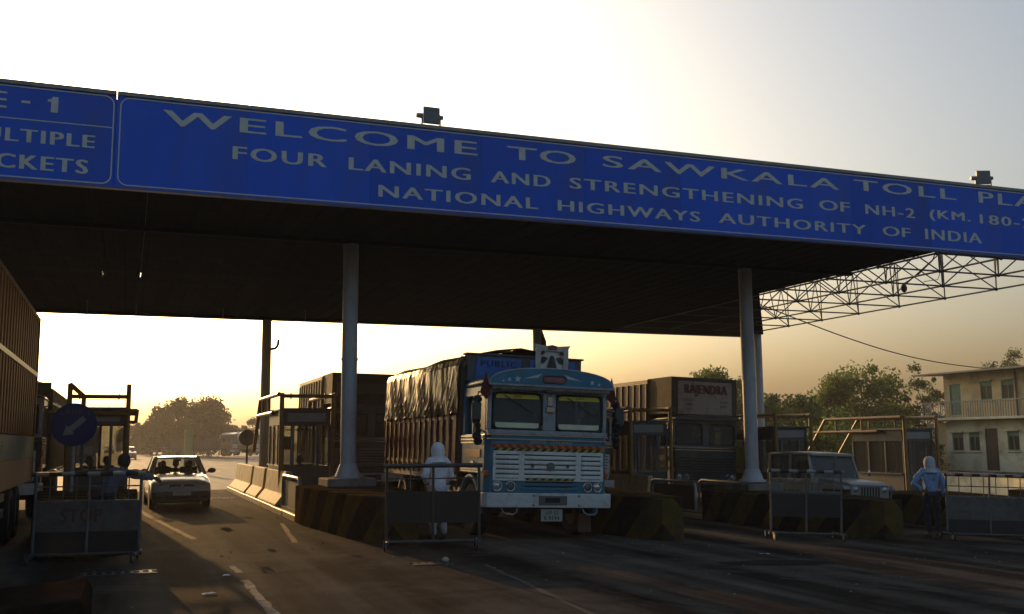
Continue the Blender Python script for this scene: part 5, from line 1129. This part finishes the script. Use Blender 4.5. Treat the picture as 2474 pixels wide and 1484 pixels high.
def person(label, loc, rz, pose=None, shirt=(.3, .3, .3), pants=(.05, .05, .06), hood=None, sleeves=True, upper_only=False, look=(0, 1, 0), hair=True, grp=None, hem=None):
    """figure facing local +y"""
    P = {k: Vector(v) for k, v in BASE.items()}
    for k, v in (pose or {}).items(): P[k] = Vector(v)
    t = thing("person", label, "person", loc, rz, grp)
    V = {'pelvis': (P['pelvis'], .11), 'waist': (P['waist'], .10), 'chest': (P['chest'], .12), 'neck': (P['neck'], .052), 'head0': (P['neck'].lerp(P['head'], .4), .05)}
    E_ = [('pelvis', 'waist'), ('waist', 'chest'), ('chest', 'neck'), ('neck', 'head0')]
    for s in 'lr':
        V['sh'+s] = (P['sh'+s], .055); V['el'+s] = (P['el'+s], .040); V['wr'+s] = (P['wr'+s], .028); E_ += [('chest', 'sh'+s), ('sh'+s, 'el'+s), ('el'+s, 'wr'+s)]
        if not upper_only:
            V['hi'+s] = (P['hi'+s], .085); V['kn'+s] = (P['kn'+s], .058); V['an'+s] = (P['an'+s], .042); E_ += [('pelvis', 'hi'+s), ('hi'+s, 'kn'+s), ('kn'+s, 'an'+s)]
    ex = MB(); H = P['head']; lk = Vector(look).normalized(); rt = lk.cross(Vector((0, 0, 1))).normalized(); upv = rt.cross(lk)
    # head: egg with brow, nose, jaw, ears
    n_u, n_v = 16, 12; vs = []; fs = []
    for j in range(n_v+1):
        th = math.pi*j/n_v
        for i in range(n_u):
            ph = 2*math.pi*i/n_u; f, s_, u = math.sin(th)*math.cos(ph), math.sin(th)*math.sin(ph), -math.cos(th)
            wd = .075*(1-.16*max(0, -u)); q = H+lk*(f*.098+(.012 if f > .6 and abs(u) < .8 else 0))+rt*(s_*wd)+upv*(u*.115)
            if f > .93 and -.35 < u < .15: q += lk*.022
            vs.append(q)
    for j in range(n_v):
        for i in range(n_u): fs.append((j*n_u+i, j*n_u+(i+1) % n_u, (j+1)*n_u+(i+1) % n_u, (j+1)*n_u+i))
    ex.add(vs, fs, True)
    for s in (-1, 1): ex.ball(H+rt*s*.078-upv*.01, .014, .024, .032, 6, 5)
    # hands: palm, four fingers, thumb
    for s in 'lr':
        w = P['wr'+s]; d = (w-P['el'+s]).normalized(); hd = (d+Vector((0, .25, -.15))).normalized() if abs(d.z) > .5 else (d+Vector((0, 0, -.45))).normalized()
        sd = hd.cross(Vector((0, 1, 0))); sd = sd.normalized() if sd.length > .1 else Vector((1, 0, 0)); pn = hd.cross(sd)
        ex.tube([w-d*.02, w+hd*.03, w+hd*.085], [.026, .036, .034], 8)
        for k, L in enumerate((.068, .078, .072, .056)):
            o_ = w+hd*.08+sd*((k-1.5)*.018); ex.tube([o_, o_+hd*L*.5+pn*.006, o_+hd*L*.85+pn*.022], [.0095, .009, .007], 6)
        ex.tube([w+hd*.03+sd*(.03 if s == 'l' else -.03), w+hd*.06+sd*(.052 if s == 'l' else -.052), w+hd*.085+sd*(.056 if s == 'l' else -.056)+pn*.01], [.012, .011, .008], 6)
    skinned("body", V, E_, skin_m, t, 'pelvis', 2, ex)
    for s in (-1, 1): part("eye", t, M("eye_white", (.5, .48, .45), rough=.3), lambda b: b.ball(H+lk*.092+rt*s*.032+upv*.012, .012, .012, .009, 8, 6))
    shm = M("shirt_%d%d%d" % tuple(int(c*99) for c in shirt), shirt, tuple(c*.75 for c in shirt), rough=.85, scale=6, bump=.3, bscale=14)
    sh = {'pelvis': (P['pelvis']+Vector((0, 0, -.02)), (.165, .125)), 'waist': (P['waist'], (.155, .118)), 'chest': (P['chest'], (.165, .13)), 'neck': (P['neck']+Vector((0, 0, -.02)), .062)}
    if hem: sh['hem'] = (P['pelvis']+Vector((0, 0, -hem)), (.18, .14))
    es = [('pelvis', 'waist'), ('waist', 'chest'), ('chest', 'neck')]+([('hem', 'pelvis')] if hem else [])
    for s in 'lr':
        sh['sh'+s] = (P['sh'+s], .078); sh['el'+s] = (P['el'+s], .062) if sleeves else (P['sh'+s].lerp(P['el'+s], .75), .066); es += [('chest', 'sh'+s), ('sh'+s, 'el'+s)]
        if sleeves: sh['wr'+s] = (P['el'+s].lerp(P['wr'+s], .92), .046); es.append(('el'+s, 'wr'+s))
    skinned("shirt", sh, es, shm, t, 'pelvis', 3 if not upper_only else 2, None, .022)
    if not upper_only:
        pm = M("trousers_%d%d%d" % tuple(int(c*99) for c in pants), pants, tuple(c*.7 for c in pants), rough=.85, scale=5)
        tv = {'pelvis': (P['pelvis']+Vector((0, 0, .03)), (.15, .115))}; te = []
        for s in 'lr':
            tv['hi'+s] = (P['hi'+s], .095); tv['kn'+s] = (P['kn'+s], .075); tv['an'+s] = (P['an'+s]+Vector((0, 0, .02)), .068); te += [('pelvis', 'hi'+s), ('hi'+s, 'kn'+s), ('kn'+s, 'an'+s)]
        skinned("trousers", tv, te, pm, t, 'pelvis', 3, None, .02)
        for s in 'lr':
            a, o_ = P['an'+s], P['to'+s]; d = (o_-a); d.z = 0
            part("shoe", t, rubber, lambda b: b.loft([[tuple(a+d*f+Vector((0, 0, zc-a.z))+Vector((w*math.cos(q), 0, hh*math.sin(q)))) for q in [R(36*k) for k in range(10)]] for f, w, hh, zc in ((-.35, .03, .03, .05), (-.2, .042, .045, .05), (.4, .045, .04, .045), (.9, .045, .028, .033), (1.2, .025, .018, .025))]))
    if hood:
        hm = M("hood_%d" % int(hood[0]*99), hood, tuple(c*.75 for c in hood), rough=.9, scale=7, bump=.4, bscale=16)
        def hd_(b):
            rows = []
            for zz, rr, off in ((.150, .015, -.01), (.135, .065, -.012), (.09, .105, -.014), (.03, .122, -.014), (-.04, .122, -.014), (-.09, .112, -.016), (-.13, .118, -.014), (-.17, .15, -.01), (-.20, .175, -.01)):
                rows.append([H+rt*(rr*math.sin(a))*(1+.03*math.sin(5*a+zz*30))+lk*(off+rr*1.08*math.cos(a)*(.55 if math.cos(a) > .75 and -.09 < zz < .06 else 1))+upv*zz for a in [2*math.pi*k/22 for k in range(22)]])
            b.loft(rows)
        part("hood", t, hm, hd_)
    elif hair:
        def hr(b):
            rows = []
            for zz, rr in ((.135, .02), (.12, .06), (.085, .090), (.04, .100), (-.02, .098), (-.07, .080)):
                rows.append([H+rt*(rr*.88*math.sin(a))+lk*(-.014+rr*1.12*(math.cos(a) if math.cos(a) < .45 or zz > .06 else .45))+upv*zz for a in [2*math.pi*k/18 for k in range(18)]])
            b.loft(rows)
        part("hair", t, hair_m, hr)
    return t
person("person in white clothes and hood standing with their back turned beside the blue truck", (5.2, 17.35, 0), 0.15, dict(ell=(-.27, -.02, 1.13), wrl=(-.16, .16, 1.02), elr=(.26, -.02, 1.13), wrr=(.18, .17, 1.0)), shirt=(.72, .73, .78), pants=(.42, .42, .45), hood=(.76, .76, .76), hem=.14)
person("man in blue shirt and pale hood with a hand on his hip beside the barricade", (16.45, 17.55, gz(16.45)), -.45, dict(ell=(-.40, -.06, 1.15), wrl=(-.17, .03, .99), elr=(.27, -.02, 1.12), wrr=(.24, .10, .90)), shirt=(.22, .36, .60), pants=(.02, .025, .04), hood=(.5, .51, .54))
person("dark haired man in grey blue shirt leaning over the STOP barricade", (-.28, 17.3, 0), -.9, dict(waist=(.02, .06, 1.05), chest=(.05, .18, 1.20), neck=(.05, .27, 1.34), head=(.02, .34, 1.46), shl=(-.12, .22, 1.30), shr=(.22, .20, 1.29), elr=(.40, .38, 1.22), wrr=(.42, .62, 1.20), ell=(-.10, .48, 1.26), wrl=(.02, .70, 1.28)),
       shirt=(.10, .13, .18), pants=(.03, .03, .035), look=(-.2, 1, -.1))
SIT = dict(knl=(-.14, .40, .90), knr=(.14, .40, .90), anl=(-.14, .62, .56), anr=(.14, .62, .56), tol=(-.14, .76, .52), tor=(.14, .76, .52), wrl=(-.2, .34, 1.12), wrr=(.2, .34, 1.12), ell=(-.24, .12, 1.12), elr=(.24, .12, 1.12))
cx, cy, _ = CAR
person("driver of the white sedan stretching an arm out of the window", (cx-.44, cy+2.12, -.46), math.pi+.04, {**SIT, 'elr': (.46, .10, 1.40), 'wrr': (.74, .16, 1.47)}, shirt=(.08, .07, .07), look=(.3, 1, 0), sleeves=False, upper_only=True, grp="people in the white sedan")
person("passenger in the front of the white sedan", (cx+.29, cy+2.15, -.46), math.pi+.04, SIT, shirt=(.05, .05, .06), upper_only=True, grp="people in the white sedan")
person("passenger between the front seats of the white sedan", (cx-.06, cy+2.75, -.43), math.pi+.04, SIT, shirt=(.06, .05, .05), upper_only=True, grp="people in the white sedan")
b0 = X0(0)+.32
person("collector seated behind the lane sign side of the booth window", (b0+.45, 28.7, -.28), 2.6, SIT, shirt=(.10, .09, .07), upper_only=True, grp="toll collectors in the booths")
person("collector seated nearer the car lane in the booth behind the lane sign", (b0+.86, 28.9, -.28), 2.9, SIT, shirt=(.14, .11, .07), upper_only=True, grp="toll collectors in the booths")
person("collector seated under the ceiling fan in the booth by the column", (X0(1)+.32+.62, 28.3, -.32), 2.2, SIT, shirt=(.07, .06, .06), upper_only=True, grp="toll collectors in the booths")
bpy.data.scenes.remove(TMP)
# ------------------------------------------------------------------ dusty air
hz = bpy.data.materials.new("dusty_air"); hz.use_nodes = True; hn, hl = hz.node_tree.nodes, hz.node_tree.links
hn.remove(hn["Principled BSDF"])
pv = hn.new("ShaderNodeVolumePrincipled"); pv.inputs["Density"].default_value = 0.0008
pv.inputs["Color"].default_value = (0.88, 0.83, 0.75, 1); pv.inputs["Anisotropy"].default_value = 0.35
hl.new(pv.outputs[0], hn["Material Output"].inputs["Volume"])
b = MB(); b.box(-1200, 1200, -150, 2600, -1.6, 16.0)
tag(b.build("haze", hz), "warm dusty evening haze over the plaza", "haze", kind="stuff")
